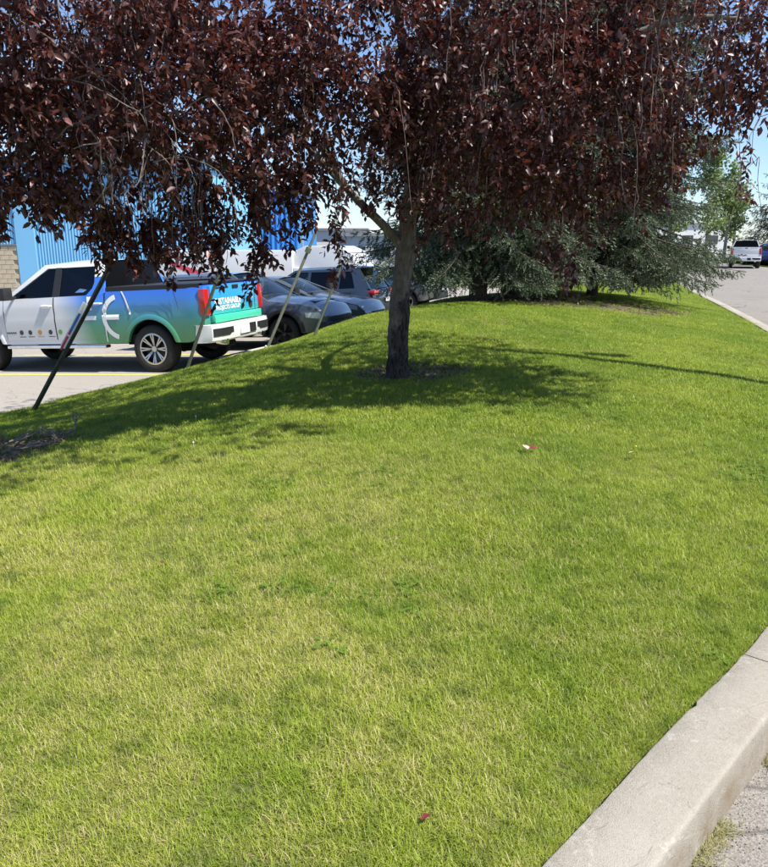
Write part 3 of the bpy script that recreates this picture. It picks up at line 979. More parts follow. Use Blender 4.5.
    for kx in range(4):
        i = rest[var[rest] == kx]
        tv = leaf_variant(kx)
        V = np.einsum('nij,nkj->nki', M[i], tv[None] * S[i][:, None, None]) + P[i][:, None, :] - off
        Fs.append((LEAF_F[None] + (np.arange(len(i)) * len(tv))[:, None, None]).reshape(-1, 3) + base)
        Vs.append(V.reshape(-1, 3)); Ts.append(np.repeat(tint[i], len(tv)))
        base += len(i) * len(tv)
    me = np_mesh('crown', np.vstack(Vs), np.vstack(Fs), 'plum_leaf', np.concatenate(Ts))
    o = link('crown', me, root); o['kind'] = 'stuff'
    lm = [np_mesh('leaf', leaf_variant(kx), LEAF_F, 'plum_leaf', np.full(len(LEAF_V), [0.2, 0.5, 0.75, 0.95][kx])) for kx in range(4)]
    for i in solo:
        lo = bpy.data.objects.new('leaf', lm[var[i]])
        lo.matrix_local = Matrix.Translation(Vector(P[i] - off)) @ Matrix(M[i].tolist()).to_4x4() @ Matrix.Scale(float(S[i]), 4)
        COL.objects.link(lo); lo.parent = root
    print('plum leaves', len(P))
    return root

def make_plums():
    tz = lz(0.15, 7.7)
    trunk = [(0.14, 7.70, tz - 0.1), (0.145, 7.70, tz + 0.25), (0.155, 7.70, tz + 0.7), (0.20, 7.71, tz + 1.15), (0.235, 7.72, tz + 1.5), (0.25, 7.74, tz + 1.75)]
    limbs = [([(0.20, 7.71, tz + 1.32), (0.0, 7.66, 1.80), (-0.36, 7.55, 2.15), (-0.62, 7.4, 2.55), (-1.2, 7.0, 3.2), (-2.1, 6.4, 3.7)], 0.050, 0.016),
             ([(0.24, 7.73, tz + 1.6), (0.30, 7.78, 2.5), (0.42, 7.9, 3.5), (0.5, 8.0, 4.8)], 0.085, 0.02),
             ([(0.25, 7.73, tz + 1.65), (0.62, 7.45, 2.3), (1.3, 7.1, 2.9), (2.3, 6.8, 3.4), (3.1, 6.7, 3.4)], 0.062, 0.014),
             ([(0.42, 7.9, 3.5), (1.2, 7.2, 4.2), (2.2, 6.3, 4.6), (2.9, 5.8, 4.6)], 0.045, 0.012),
             ([(0.26, 7.75, tz + 1.6), (0.6, 8.2, 2.6), (1.3, 8.9, 3.4), (2.0, 9.4, 3.9)], 0.055, 0.014),
             ([(0.27, 7.74, 2.3), (0.2, 7.2, 2.9), (0.1, 6.5, 3.5), (0.0, 5.9, 3.8), (0.05, 4.8, 3.75)], 0.05, 0.010),
             ([(-0.36, 7.55, 2.15), (-0.9, 7.9, 2.7), (-1.7, 8.2, 3.3), (-2.6, 8.2, 3.6)], 0.04, 0.012)]
    blobs = [((0.4, 7.9, 3.55), (3.1, 2.0, 1.35), 2700, 0.25),
             ((0.3, 7.8, 4.9), (2.4, 1.9, 1.2), 950, 0.4),
             ((-1.40, 6.35, 2.66), (1.45, 0.95, 0.85), 1650, 0.3),
             ((-0.45, 6.3, 2.95), (0.9, 0.8, 0.8), 700, 0.3),
             ((1.45, 7.0, 2.62), (1.20, 1.0, 0.85), 1750, 0.25),
             ((0.75, 6.6, 2.95), (0.9, 0.8, 0.85), 760, 0.3),
             ((2.7, 6.8, 3.40), (0.95, 0.95, 0.68), 480, 0.3),
             ((-2.3, 7.2, 3.4), (1.0, 1.0, 0.8), 520, 0.3),
             ((2.4, 6.0, 4.55), (1.3, 0.9, 0.5), 420, 0.4), ((-0.1, 4.75, 3.75), (1.6, 0.8, 0.45), 330, 0.5), ((-1.6, 6.4, 4.3), (1.5, 1.1, 0.6), 200, 0.5),  # overhead foliage out of view, added for the shade it casts
             ((3.3, 6.5, 3.25), (0.6, 0.6, 0.5), 200, 0.4)]
    g = np.random.default_rng(5)
    sprays = []
    # (x, y, lowest z, length, clusters)
    fixed = [(-1.75, 5.95, 1.62, .5, 7), (-1.52, 6.0, 1.60, .5, 7), (-1.30, 6.1, 1.22, .6, 7), (-1.72, 6.0, 1.13, .7, 5), (-1.04, 6.2, 1.10, .8, 6), (-0.34, 6.4, 1.40, .8, 7), (-1.18, 6.0, 1.45, .5, 7), (-1.05, 6.1, 1.50, .5, 7), (-0.92, 6.2, 1.36, .6, 7), (-0.80, 6.3, 1.66, .6, 7),
             (-0.66, 6.3, 1.72, .6, 6), (-0.48, 6.4, 1.60, .7, 7), (-0.40, 6.5, 1.55, .7, 5), (-1.9, 6.0, 1.74, .5, 6), (-2.1, 5.9, 1.82, .4, 6), (-2.25, 5.8, 1.76, .5, 6), (-2.5, 5.9, 1.85, .5, 6), (-1.4, 5.9, 1.8, .5, 7),
             (0.36, 6.7, 1.62, .8, 3), (0.46, 6.7, 1.75, .8, 4), (0.62, 6.6, 1.76, .7, 6), (0.95, 6.7, 1.62, .7, 8), (1.12, 6.6, 1.64, .7, 9), (1.28, 6.7, 1.56, .6, 10), (1.42, 6.8, 1.52, .6, 9), (1.55, 6.8, 1.40, .6, 9), (1.66, 6.8, 1.24, .6, 9), (1.75, 6.9, 1.68, .6, 9), (1.95, 6.9, 1.75, .6, 8), (2.1, 6.8, 2.0, .6, 5), (2.3, 6.7, 2.15, .5, 5),
             (2.6, 6.6, 2.35, .5, 4), (2.85, 6.6, 2.45, .4, 5), (3.1, 6.5, 2.35, .4, 6), (3.2, 6.5, 2.3, .5, 6), (0.8, 6.8, 1.86, .6, 8), (1.2, 6.9, 1.85, .6, 8), (-0.2, 6.5, 1.95, .6, 5), (0.02, 6.9, 1.90, .6, 6), (0.16, 6.8, 2.0, .6, 7), (0.30, 6.9, 1.92, .7, 8), (0.42, 6.9, 1.86, .6, 8), (0.52, 6.8, 1.7, .7, 8), (-0.12, 6.9, 2.1, .5, 6), (0.24, 7.0, 2.2, .5, 8)]
    sprays += fixed
    for i in range(26):
        sprays.append((g.uniform(-2.35, -1.2), g.uniform(5.6, 6.2), g.uniform(1.45, 1.75), g.uniform(.4, .7), int(g.integers(6, 10))))
    for i in range(34):
        sprays.append((g.uniform(-2.5, -0.3), g.uniform(5.8, 6.5), g.uniform(1.62, 2.0), g.uniform(.35, .7), int(g.integers(5, 9))))
    for i in range(150):
        x = g.uniform(-2.5, 3.2); y = g.uniform(5.7, 7.0)
        if abs(x - 0.0) < 0.35: continue
        sprays.append((x, y, g.uniform(1.95, 3.1) + (0.25 if abs(x) < 0.7 else 0) + (0.35 if x > 1.9 else 0), g.uniform(.4, .9), int(g.integers(2, 6))))
    tws = []
    for i in range(20):
        x = g.uniform(-2.6, 3.0); y = g.uniform(5.6, 6.3); z = g.uniform(2.2, 3.4)
        dx = g.normal(0, .26) if x < 0 else g.normal(0, .10)
        tws.append(([(x, y, z), (x + dx * .5, y - .05, z + g.uniform(-.05, .15)), (x + dx, y - .1, z - g.uniform(.1, .3)), (x + dx * 1.2 + g.normal(0, .06), y - .1, z - g.uniform(.2, .9))], 0.0036, 0.0014))
    make_plum((0.14, 7.70, tz), 'purple-leaved tree whose grey trunk stands in the lawn below a drooping dark crown', trunk, limbs, blobs, sprays, tws, 300, 17)
    # the second tree, whose trunk is out of the picture beside the first
    bx, by = -4.35, 6.1
    bz = lz(bx, by)
    trunk = [(bx, by, bz - .1), (bx + .02, by, bz + .5), (bx + .05, by, bz + 1.1), (bx + .1, by - .02, bz + 1.7)]
    limbs = [([(bx + .1, by, bz + 1.5), (-3.9, 5.85, 1.85), (-3.2, 5.5, 1.98), (-2.62, 5.15, 2.07), (-2.2, 5.0, 2.25), (-1.75, 4.95, 2.42)], 0.070, 0.010),
             ([(bx + .1, by, bz + 1.6), (-4.2, 5.9, 2.6), (-3.7, 5.5, 3.5)], 0.07, 0.02),
             ([(bx + .08, by, bz + 1.5), (-4.7, 6.4, 2.6), (-5.2, 6.8, 3.4)], 0.06, 0.02),
             ([(-4.2, 5.9, 2.6), (-3.4, 5.0, 3.4), (-2.3, 4.3, 3.7), (-1.0, 3.7, 3.55)], 0.04, 0.008)]
    blobs = [((-3.6, 5.5, 3.3), (1.5, 1.0, 0.9), 800, 0.3), ((-2.35, 5.15, 2.62), (0.95, 0.55, 0.58), 760, 0.35), ((-4.4, 6.2, 3.9), (1.7, 1.6, 1.0), 480, 0.4), ((-2.0, 5.1, 3.15), (0.9, 0.6, 0.5), 400, 0.4),
             ((-1.55, 5.2, 2.6), (0.6, 0.45, 0.5), 220, 0.4), ((-1.1, 3.75, 3.55), (0.8, 0.5, 0.3), 130, 0.4), ((-2.6, 4.4, 3.75), (0.9, 0.6, 0.4), 220, 0.4)]
    sprays = [(-2.55, 5.1, 1.72, .5, 6), (-2.42, 5.0, 1.98, .4, 5), (-2.2, 5.0, 1.95, .4, 6), (-2.05, 5.1, 1.84, .5, 6), (-1.9, 5.0, 1.92, .4, 5), (-2.7, 5.2, 1.9, .4, 6), (-1.75, 5.1, 2.0, .4, 5), (-1.5, 5.1, 2.1, .4, 5)]
    for i in range(40):
        sprays.append((g.uniform(-3.0, -1.3), g.uniform(4.8, 5.4), g.uniform(2.05, 2.9), g.uniform(.3, .7), int(g.integers(2, 5))))
    tws = [([(-3.0, 4.9, 2.62), (-2.3, 4.8, 2.60), (-1.8, 4.75, 2.56), (-1.45, 4.75, 2.42)], 0.008, 0.003),
           ([(-2.9, 4.9, 3.0), (-2.3, 4.8, 2.95), (-1.9, 4.75, 2.75), (-1.7, 4.75, 2.55)], 0.006, 0.002),
           ([(-1.72, 4.75, 2.05), (-1.71, 4.73, 2.22), (-1.66, 4.73, 2.27), (-1.60, 4.75, 2.24)], 0.005, 0.004),
           ([(-1.45, 4.8, 2.24), (-1.46, 4.78, 2.1), (-1.48, 4.78, 2.0)], 0.005, 0.003),
           ([(-1.66, 4.73, 2.12), (-1.64, 4.73, 1.98), (-1.63, 4.73, 1.86)], 0.005, 0.003)]
    for i in range(20):
        x = g.uniform(-2.8, -1.2); y = g.uniform(4.75, 5.1); z = g.uniform(2.1, 3.0); dx = g.uniform(-.1, .55)
        tws.append(([(x, y, z), (x + dx * .5, y - .03, z + g.uniform(-.03, .12)), (x + dx, y - .05, z - g.uniform(.02, .2)), (x + dx * 1.1, y - .05, z - g.uniform(.15, .5))], 0.0045, 0.002))
    make_plum((bx, by, bz), 'purple-leaved tree reaching in from beyond the left edge with thick low limb', trunk, limbs, blobs, sprays, tws, 160, 23)
make_plums()

# ------------------------------------------------------------------ conifers and far trees
SPRIG_V, SPRIG_F = [], []
def _sprig():
    g = np.random.default_rng(3)
    V, Fc = [], []
    n = 11
    for k in range(n):
        t = k / (n - 1)
        a = k * 2.4
        y0 = 0.05 + 0.75 * t
        ln = 0.34 * (1 - 0.35 * t)
        rx, rz = math.cos(a), math.sin(a) * 0.8 + 0.15
        base = np.array([0, y0, 0]); tip = np.array([rx * ln, y0 + 0.24, rz * ln])
        side = np.array([-rz, 0.0, rx]) * 0.072
        b = len(V)
        V += [base - side, base + side, tip]
        Fc.append((b, b + 1, b + 2))
    b = len(V)
    V += [np.array([-.03, 0, 0]), np.array([.03, 0, 0]), np.array([0, 1.05, 0])]
    Fc.append((b, b + 1, b + 2))
    return np.array(V), np.array(Fc)
SPRIG_V, SPRIG_F = _sprig()
def make_spruce(loc, label, height, r0, base_len, z0, seed, mat, sprig=0.13, tstep=0.085, sstep=0.075, nb=7, whorl=0.33, group='spruce trees', zmax=None, droop=0.25, bias=None, skip=None):
    global rng
    rng = np.random.default_rng(seed)
    root = empty('spruce_tree', loc)
    prop(root, label, 'tree', group)
    lx, ly, lz_ = loc
    m = MB()
    m.tube([(0, 0, -0.2), (0, 0, 0.1), (0.01, 0, 0.6), (0, 0.01, 2), (0, 0, height * .6), (0, 0, height)], [r0 * 1.35, r0 * 1.15, r0, r0 * .85, r0 * .4, 0.015], 12)
    m.build('trunk', 'spruce_bark', root, smooth=True)
    SP, SD, bm_ = [], [], MB()
    z = z0
    top = zmax or height
    while z < top:
        frac = 1 - z / height
        Lm = base_len * (frac ** 0.8) * (0.55 + 0.45 * min(1, (z - z0) / 1.0 + 0.35))
        ph = rng.uniform(0, 6.28)
        for b in range(nb):
            az = ph + b * 6.283 / nb + rng.normal(0, .18)
            L = Lm * rng.uniform(0.72, 1.12)
            if bias is not None:
                L *= 1 + bias[1] * max(0, math.cos(az - bias[0])) 
            dr = droop * rng.uniform(0.6, 1.5) + (0.15 if z < 2.2 else 0)
            n = 8
            ts = np.linspace(0, 1, n)
            d = np.array([math.cos(az), math.sin(az), 0])
            zc = z + rng.normal(0, .1)
            path = np.array([d * L * t + np.array([0, 0, zc - dr * L * (t ** 1.2) + 0.16 * L * t ** 3.5]) for t in ts])
            if skip is not None and skip(az, z): continue
            bm_.tube(path, list(np.linspace(0.03 * frac + 0.012, 0.005, n)), 5, cap=False)
            side = np.array([-d[1], d[0], 0])
            s = 0.18 * L
            while s < L:
                t = s / L
                i = min(n - 2, int(t * (n - 1))); f = t * (n - 1) - i
                p = path[i] * (1 - f) + path[i + 1] * f
                fwd = nrm(path[i + 1] - path[i])
                tl = min(0.70, 0.22 + 0.42 * (L - s)) * rng.uniform(0.55, 1.1)
                for sg in (-1, 1):
                    if rng.random() < 0.08: continue
                    td = nrm(fwd * 0.75 + side * sg * 0.9 + np.array([0, 0, -0.30 - 0.9 * rng.random()]))
                    k = max(1, int(tl / sstep))
                    q = (np.arange(k) + 0.4) * sstep
                    pts = p + td * q[:, None] + np.array([0, 0, -0.35]) * (q[:, None] ** 2)
                    SP.append(pts)
                    SD.append(np.repeat((td + np.array([0, 0, -0.15]))[None], k, 0) + rng.normal(0, .42, (k, 3)))
                s += tstep * rng.uniform(0.8, 1.2)
            SP.append(path[-1:]); SD.append(nrm(path[-1:] - path[-2:-1]))
        z += whorl * rng.uniform(0.8, 1.2) * (1.0 if z < 5 else 1.5)
    o = bm_.build('branches', 'spruce_bark', root, fix=False); o['kind'] = 'stuff'
    P = np.vstack(SP); D = np.vstack(SD)
    M = frames(D, np.array([0, 0, 1.0]) + rng.normal(0, .3, D.shape))
    S = sprig * rng.uniform(.75, 1.3, len(P))
    me = big_mesh('crown', SPRIG_V, SPRIG_F, P, M, S, mat, rng.random(len(P)))
    o = link('crown', me, root); o['kind'] = 'stuff'
    print('spruce sprigs', len(P), 'tris', len(P) * len(SPRIG_F))
def make_conifers():
    make_spruce((1.86, 14.9, lz(1.86, 14.9)), 'grey-green spruce with dark trunk nearest the parked cars behind the plum-coloured tree', 13, 0.16, 2.9, 1.02, 31, 'spruce_needle', zmax=5.6, nb=8, tstep=0.10, sstep=0.09, whorl=0.30, sprig=0.155, droop=0.33)
    make_spruce((2.70, 16.0, lz(2.70, 16.0)), 'grey-green spruce with thick dark trunk, middle one of the three', 14, 0.20, 2.8, 1.10, 32, 'spruce_needle', zmax=5.6, nb=8, tstep=0.10, sstep=0.09, whorl=0.31, sprig=0.155, droop=0.33)
    make_spruce((4.7, 17.0, lz(4.7, 17.0)), 'grey-green spruce whose low boughs sweep out towards the street', 15, 0.11, 3.0, 1.16, 33, 'spruce_needle', zmax=7.0, nb=9, tstep=0.08, sstep=0.075, whorl=0.26, sprig=0.165, droop=0.33, bias=(R(-45), 0.10))
    make_spruce((34.9, 68, 0.1), 'dark green spruce across the street at the right edge', 10.0, 0.25, 4.2, 0.6, 34, 'dark_needle', sprig=0.34, tstep=0.24, sstep=0.22, nb=8, whorl=0.5, group='trees across the street')
    make_spruce((41.5, 74, 0.1), 'dark spruce standing behind the one at the right edge', 11.0, 0.25, 4.2, 0.6, 35, 'dark_needle', sprig=0.34, tstep=0.26, sstep=0.24, nb=7, whorl=0.55, group='trees across the street')
def make_poplar(loc, label, h, rx, seed, n):
    global rng
    rng = np.random.default_rng(seed)
    root = empty('poplar_tree', loc)
    prop(root, label, 'tree', 'trees across the street')
    m = MB(); m.tube([(0, 0, -.3), (0.05, 0, h * .25), (-.05, 0, h * .5), (0.1, 0, h * .9)], [.17, .14, .10, .02], 8)
    m.build('trunk', 'pale_bark', root, smooth=True)
    P = []
    bm_ = MB()
    for k in range(26):
        z = rng.uniform(h * .26, h * .92); az = rng.uniform(0, 6.28)
        w = rx * math.sin(min(1, (1.08 - z / h) * 1.6)) * rng.uniform(.5, 1.1)
        e = np.array([math.cos(az) * w, math.sin(az) * w, z + w * .5])
        bm_.tube([(0, 0, z), tuple(e * [.5, .5, 1] + [0, 0, -.12 * w]), tuple(e)], [.05, .03, .01], 5, cap=False)
        nn = int(n / 26)
        t = rng.random(nn)[:, None] ** .6
        c = np.array([0, 0, z]) * (1 - t) + e * t
        P.append(c + rng.normal(0, .32, (nn, 3)) * [1, 1, .8])
    o = bm_.build('branches', 'pale_bark', root, fix=False); o['kind'] = 'stuff'
    P = np.vstack(P)
    tv = np.array([(-.5, -.35, 0), (.5, -.35, .06), (.35, .5, 0), (-.35, .5, -.06)])
    me = big_mesh('crown', tv, np.array([(0, 1, 2, 3)]), P, frames(rand_unit(len(P)), rand_unit(len(P))), rng.uniform(.10, .24, len(P)), 'poplar_leaf', rng.random(len(P)))
    o = link('crown', me, root); o['kind'] = 'stuff'
make_conifers()
make_poplar((28.6, 68, 0), 'tall pale green tree standing left of the white pickup across the street', 10.0, 2.4, 41, 3400)
make_poplar((31.2, 70, 0), 'pale green tree directly behind the white pickup across the street', 9.0, 2.3, 42, 3200)
make_poplar((33.8, 74, 0), 'slim pale green tree next to the dark spruce across the street', 7.6, 1.7, 43, 2000)
make_poplar((24.5, 66, 0), 'pale green tree half hidden behind the low spruce boughs', 8.5, 2.3, 44, 2600)

# ------------------------------------------------------------------ vehicles
def interp(pts, x):
    return float(np.interp(x, [p[0] for p in pts], [p[1] for p in pts]))
def make_wheel(parent, c, side, r, w, rim_r, spokes, rim_mat='rim_silver', detail=True):
    """c: hub centre in vehicle space, side +1 = left"""
    o = empty('wheel', c)
    o.parent = parent
    s = side
    pr = [(rim_r, -w * .42), (rim_r + .015, -w * .5), (r - .05, -w * .5), (r - .015, -w * .44), (r, -w * .30), (r, w * .30), (r - .015, w * .44), (r - .05, w * .5), (rim_r + .02, w * .5), (rim_r, w * .42)]
    MB().lathe(pr, 40).build('tyre', 'tyre_rubber', o, smooth=50)
    ry = s * w * 0.36
    m = MB()
    m.lathe([(rim_r + .004, -s * w * .4), (rim_r + .004, s * w * .46), (rim_r - .018, s * w * .47), (rim_r - .028, s * w * .30), (rim_r * .9, s * w * .08), (0.02, s * w * .05)], 36)
    m.build('rim', 'rim_dark', o, smooth=40)
    m = MB()
    m.lathe([(rim_r + .006, s * w * .465), (rim_r - .02, s * w * .48), (rim_r - .022, s * w * .44)], 36)
    for k in range(spokes):
        a = 6.283 * k / spokes
        for da in (-0.10, 0.10):
            p0 = Vector((math.cos(a) * .055, ry * .75, math.sin(a) * .055))
            p1 = Vector((math.cos(a + da) * (rim_r - .012), s * w * .43, math.sin(a + da) * (rim_r - .012)))
            d = (p1 - p0)
            t = Vector((-math.sin(a), 0, math.cos(a))) * (0.011 if detail else 0.022)
            n_ = Vector((0, s * 0.022, 0))
            m.prism([p0 - t, p0 + t, p1 + t * 1.1, p1 - t * 1.1], n_)
    m.lathe([(0.0, ry * .75 + s * .035), (.05, ry * .75 + s * .03), (.062, ry * .75)], 16)
    m.build('spokes', rim_mat, o, smooth=30)
    return o
def make_vehicle(name, loc, heading, pitch, label, cat, P, group=None, roll=0.0):
    root = empty(name, loc, (roll, pitch, heading))
    prop(root, label, cat, group)
    W = P['W']; xr, xf = P['xr'], P['xf']; sill = P['sill']
    arches = P['arches']; wr = P['wheel_r']
    paint = P['paint']; lower = P.get('lower', paint)
    top = P['top']
    def hw(x):
        lf = max(0, (x - (xf - .55)) / .55); lr = max(0, ((xr + .35) - x) / .35)
        return W * (1 - P.get('nose', .16) * lf ** 2.2 - P.get('tail', .05) * lr ** 2)
    def zlow(x):
        z = sill
        for ax in arches:
            ar = P['arch_r']
            d = abs(x - ax)
            if d < ar:
                z = max(z, P['hub_z'] + math.sqrt(max(0, ar * ar - d * d)))
        if x > xf - .3: z = max(z, sill + .08 * (x - xf + .3) / .3)
        if x < xr + .3: z = max(z, sill + P.get('tail_up', .12) * (xr + .3 - x) / .3)
        return z
    def ztop(x): return interp(top, x)
    def sy(x, z):
        zt = ztop(x)
        mid = P.get('mid', .86)
        k = (z - mid) / max(.2, zt - mid) if z > mid else (z - mid) / (mid - sill) * .6
        return hw(x) * (1 - (P.get('tumble', .055) * k * k if k > 0 else .05 * k * k)) - (0.012 if 0.02 < z - mid < 0.10 else 0) * P.get('crease', 1)
    P['sy'] = sy
    xs = set(np.round(np.arange(xr, xf + .001, .09), 3)) | {xr, xf}
    for ax in arches:
        for a in np.linspace(0, math.pi, 22): xs.add(round(ax + math.cos(a) * P['arch_r'], 4))
        xs.add(ax + P['arch_r'] + .001); xs.add(ax - P['arch_r'] - .001)
    for x, _ in top: xs.add(x)
    xs = sorted(x for x in xs if xr <= x <= xf)
    def side_rows(s, xs_, zfun=None, zt=None, off=0.0, nz=9):
        rows = []
        for x in xs_:
            a = zlow(x) if zfun is None else zfun(x); b = ztop(x) if zt is None else zt(x)
            a = min(a, b - .02)
            rows.append([(x, s * (sy(x, a + (b - a) * t) + off), a + (b - a) * t) for t in np.linspace(0, 1, nz)])
        return rows
    # body shell: sides, deck, nose and tail
    m = MB()
    for s in (1, -1): m.grid(side_rows(s, xs))
    deck = []
    for x in xs:
        zt = ztop(x); y = sy(x, zt)
        cr = P.get('crown', .05) * (1 if x > P['deck_x'] else P.get('rear_crown', 0))
        deck.append([(x, y * k, zt + cr * (1 - k * k)) for k in (1, .93, .6, .3, 0, -.3, -.6, -.93, -1)])
    m.grid(deck)
    for x in (xr, xf):
        a, b = zlow(x), ztop(x)
        rows = []
        bulge = (-1 if x == xr else 1)
        for t in np.linspace(0, 1, 9):
            z = a + (b - a) * t
            y = sy(x, z)
            rows.append([(x + bulge * P.get('bulge', .05) * (1 - k * k) * math.sin(t * math.pi) ** .7, y * k, z + (P.get('crown', .05) if x == xf else 0) * (1 - k * k) * t ** 3) for k in (1, .93, .6, .3, 0, -.3, -.6, -.93, -1)])
        m.grid(rows)
    m.build('body', paint, root, smooth=35)
    # dark floor and wheel wells
    m = MB()
    m.box(((xr + xf) / 2, 0, sill + .06), (xf - xr - .4, 2 * W - .22, .16))
    for ax in arches:
        for s in (1, -1):
            m.lathe([(P['arch_r'] + .012, s * (W - .05)), (P['arch_r'] + .012, s * (W - .42)), (.02, s * (W - .42))], 28, c=(ax, 0, P['hub_z']))
            # drop the lower half of the liner into the floor
    m.v = [(x, y, max(z, sill - .03)) for x, y, z in m.v]
    m.build('underbody', 'underbody', root, fix=False)
    for ax in arches:
        for s in (1, -1):
            make_wheel(root, (ax, s * (W - P['wheel_w'] / 2 - .012), P['hub_z'] if False else wr), s, wr, P['wheel_w'], P['rim_r'], P['spokes'], P.get('rim_mat', 'rim_silver'))
            if 'flare' in P:
                m = MB()
                ro, ri = P['arch_r'] + .075, P['arch_r'] - .012
                rows = []
                for a in np.linspace(-0.18, math.pi + .18, 26):
                    row = []
                    for rr, of in ((ri, -.05), (ri, .018), (ro - .03, .022), (ro, 0.002)):
                        x, z = ax + math.cos(a) * rr, P['hub_z'] + math.sin(a) * rr
                        z = max(z, sill + .01)
                        row.append((x, s * (sy(min(max(x, xr), xf), z) + of), z))
                    rows.append(row)
                m.grid(rows).build('wheel_arch', P['flare'], root, smooth=40)
    # greenhouse
    G = P['green']
    zb0, zr = G['zb'], G['zr']; wb, wrf = G['wb'], G['wr']
    def gy(z): return wb + (wrf - wb) * ((z - zb0) / (zr - zb0)) ** 1.25
    A0, A1, C0, C1 = G['a0'], G['a1'], G['c0'], G['c1']   # a0/c0: pillar feet, a1/c1: pillar heads (x)
    m = MB()
    for s in (1, -1):
        for pl in G['frames']:
            outer = [(x, s * gy(z), z) for x, z in pl]
            m.prism(outer, (0, -s * .05, -.004))
    ks = (1, .96, .8, .4, 0, -.4, -.8, -.96, 1 * -1)
    roof = []
    for t in np.linspace(0, 1, 14):
        x = C1 + (A1 - C1) * t
        cz = .045 * math.sin(math.pi * min(1, max(0, .12 + .76 * t)))
        roof.append([(x, wrf * k * 1.0, zr + (cz + .02) * (1 - abs(k) ** 2.6)) for k in ks])
    m.grid(roof)
    m.grid([[(p[0], p[1] * .98, p[2] - .045) for p in r] for r in roof])
    m.build('cab' if P.get('pickup') else 'roof', P.get('roof_paint', paint), root, smooth=35)
    for pl, gm in G['glass']:
        for s in (1, -1):
            m = MB()
            m.prism([(x, s * (gy(z) - .018), z) for x, z in pl], (0, -s * .006, 0))
            m.build('window', gm, root)
    for nm, xa, xb, gm in (('windscreen', A0, A1, 'clear_glass'), ('rear_window', C0, C1, 'privacy_glass' if P.get('pickup') else 'tinted_glass')):
        rows = []
        bl = G.get('screen_bulge', .12) * (1 if nm == 'windscreen' else -.5)
        for t in np.linspace(0, 1, 6):
            z = zb0 + (zr - .01 - zb0) * t
            x = xa + (xb - xa) * t
            rows.append([(x + bl * (1 - k * k) * (1 - .6 * t), gy(z) * k * .97, z + (.02 * (1 - k * k) * t)) for k in (1, .7, .35, 0, -.35, -.7, -1)])
        MB().grid(rows).build(nm, gm, root, smooth=True)
    # interior
    m = MB()
    m.box(((A0 + C0) / 2, 0, zb0 - .12), (A0 - C0 - .1, 2 * wb - .12, .16))
    for sx in G['seats']:
        for y in (.38, -.38):
            m.box((sx, y, zb0 + .08), (.13, .44, .34), Matrix.Rotation(R(-10), 3, 'Y'))
            m.box((sx - .05, y, zb0 + .36), (.08, .22, .15))
    m.box((A0 - .28, 0, zb0 + .02), (.35, 2 * wb - .2, .16))
    m.build('interior', 'seat_cloth', root)
    m = MB()
    th = np.linspace(0, 6.283, 21)[:-1]
    sx = G['seats'][0] + .55
    pts = [(sx + .06 * math.sin(a), .38 + .19 * math.cos(a), zb0 + .13 + .18 * math.sin(a)) for a in th]
    m.tube(pts + [pts[0], pts[1]], .016, 6, cap=False)
    m.tube([(sx, .20, zb0 + .13), (sx, .56, zb0 + .13)], .015, 6)
    m.build('steering_wheel', 'black_trim', root, smooth=True)
    for pl in G.get('dark_frames', []):
        for s in (1, -1):
            MB().prism([(x, s * (gy(z) + .002), z) for x, z in pl], (0, -s * .05, 0)).build('pillar', 'black_trim', root)
    for (x0, x1, z0, z1) in P.get('corner_lamps', []):
        for s in (1, -1):
            rows = [[(x, s * (sy(x, z) + .010), z) for z in np.linspace(z0 + .05 * (x1 - x) / (x1 - x0), min(z1, ztop(x) - .02), 4)] for x in np.linspace(x0, x1, 8)]
            MB().grid(rows).build('head_lamp', 'lamp_clear', root, smooth=True, fix=False)
    # door skins proud of the body, with a dark shut line showing round them
    for d in P.get('doors', []):
        x0, x1, z0, z1 = d
        xs_ = np.linspace(x0, x1, 12)
        for s in (1, -1):
            m = MB()
            zf = lambda x: max(zlow(x) + .012, z0)
            m.grid(side_rows(s, xs_, zf, lambda x: min(z1, ztop(x) - .003), .007))
            dr = m.build('door', paint, root, smooth=30)
            m = MB()
            hx, hz = x0 + .14, min(z1 - .13, ztop(x0) - .15)
            yy = s * (sy(hx, hz) + .035)
            m.tube([(hx - .11, yy - s * .03, hz), (hx - .08, yy, hz), (hx + .09, yy, hz), (hx + .12, yy - s * .03, hz)], [.012, .02, .02, .012], 8)
            m.build('handle', P.get('handle', paint), dr, smooth=True)
            m = MB()
            for xx in (x0 - .006, x1 + .006):
                zz = np.linspace(max(zlow(xx), z0), min(z1, ztop(xx)), 8)
                m.grid([[(xx - .006, s * (sy(xx, z) + .003), z), (xx + .006, s * (sy(xx, z) + .003), z)] for z in zz])
            m.build('shut_line', 'underbody', root, fix=False)
    # mirrors
    for s in (1, -1):
        mx, mz = P['mirror']
        m = MB()
        y0 = gy(zb0) - .02
        m.box((mx, s * (y0 + .05), mz - .02), (.05, .14, .05))
        m.box((mx, s * (y0 + .21), mz + .05), (.13, .20, .22))
        m.build('mirror', P.get('mirror_mat', 'black_trim'), root, bevel=.02, smooth=40)
    # lamps
    for nm, boxes, mt in P.get('lamps', []):
        for (x0, x1, y0, y1, z0, z1) in boxes:
            for s in (1, -1):
                m = MB()
                m.box(((x0 + x1) / 2, s * (y0 + y1) / 2, (z0 + z1) / 2), (x1 - x0, abs(y1 - y0), z1 - z0))
                m.build(nm, mt, root, bevel=.02, smooth=40)
    for nm, (x0, x1, y0, y1, z0, z1), mt, bev in P.get('boxes', []):
        m = MB(); m.box(((x0 + x1) / 2, (y0 + y1) / 2, (z0 + z1) / 2), (x1 - x0, y1 - y0, z1 - z0))
        m.build(nm, mt, root, bevel=bev, smooth=40)
    return root
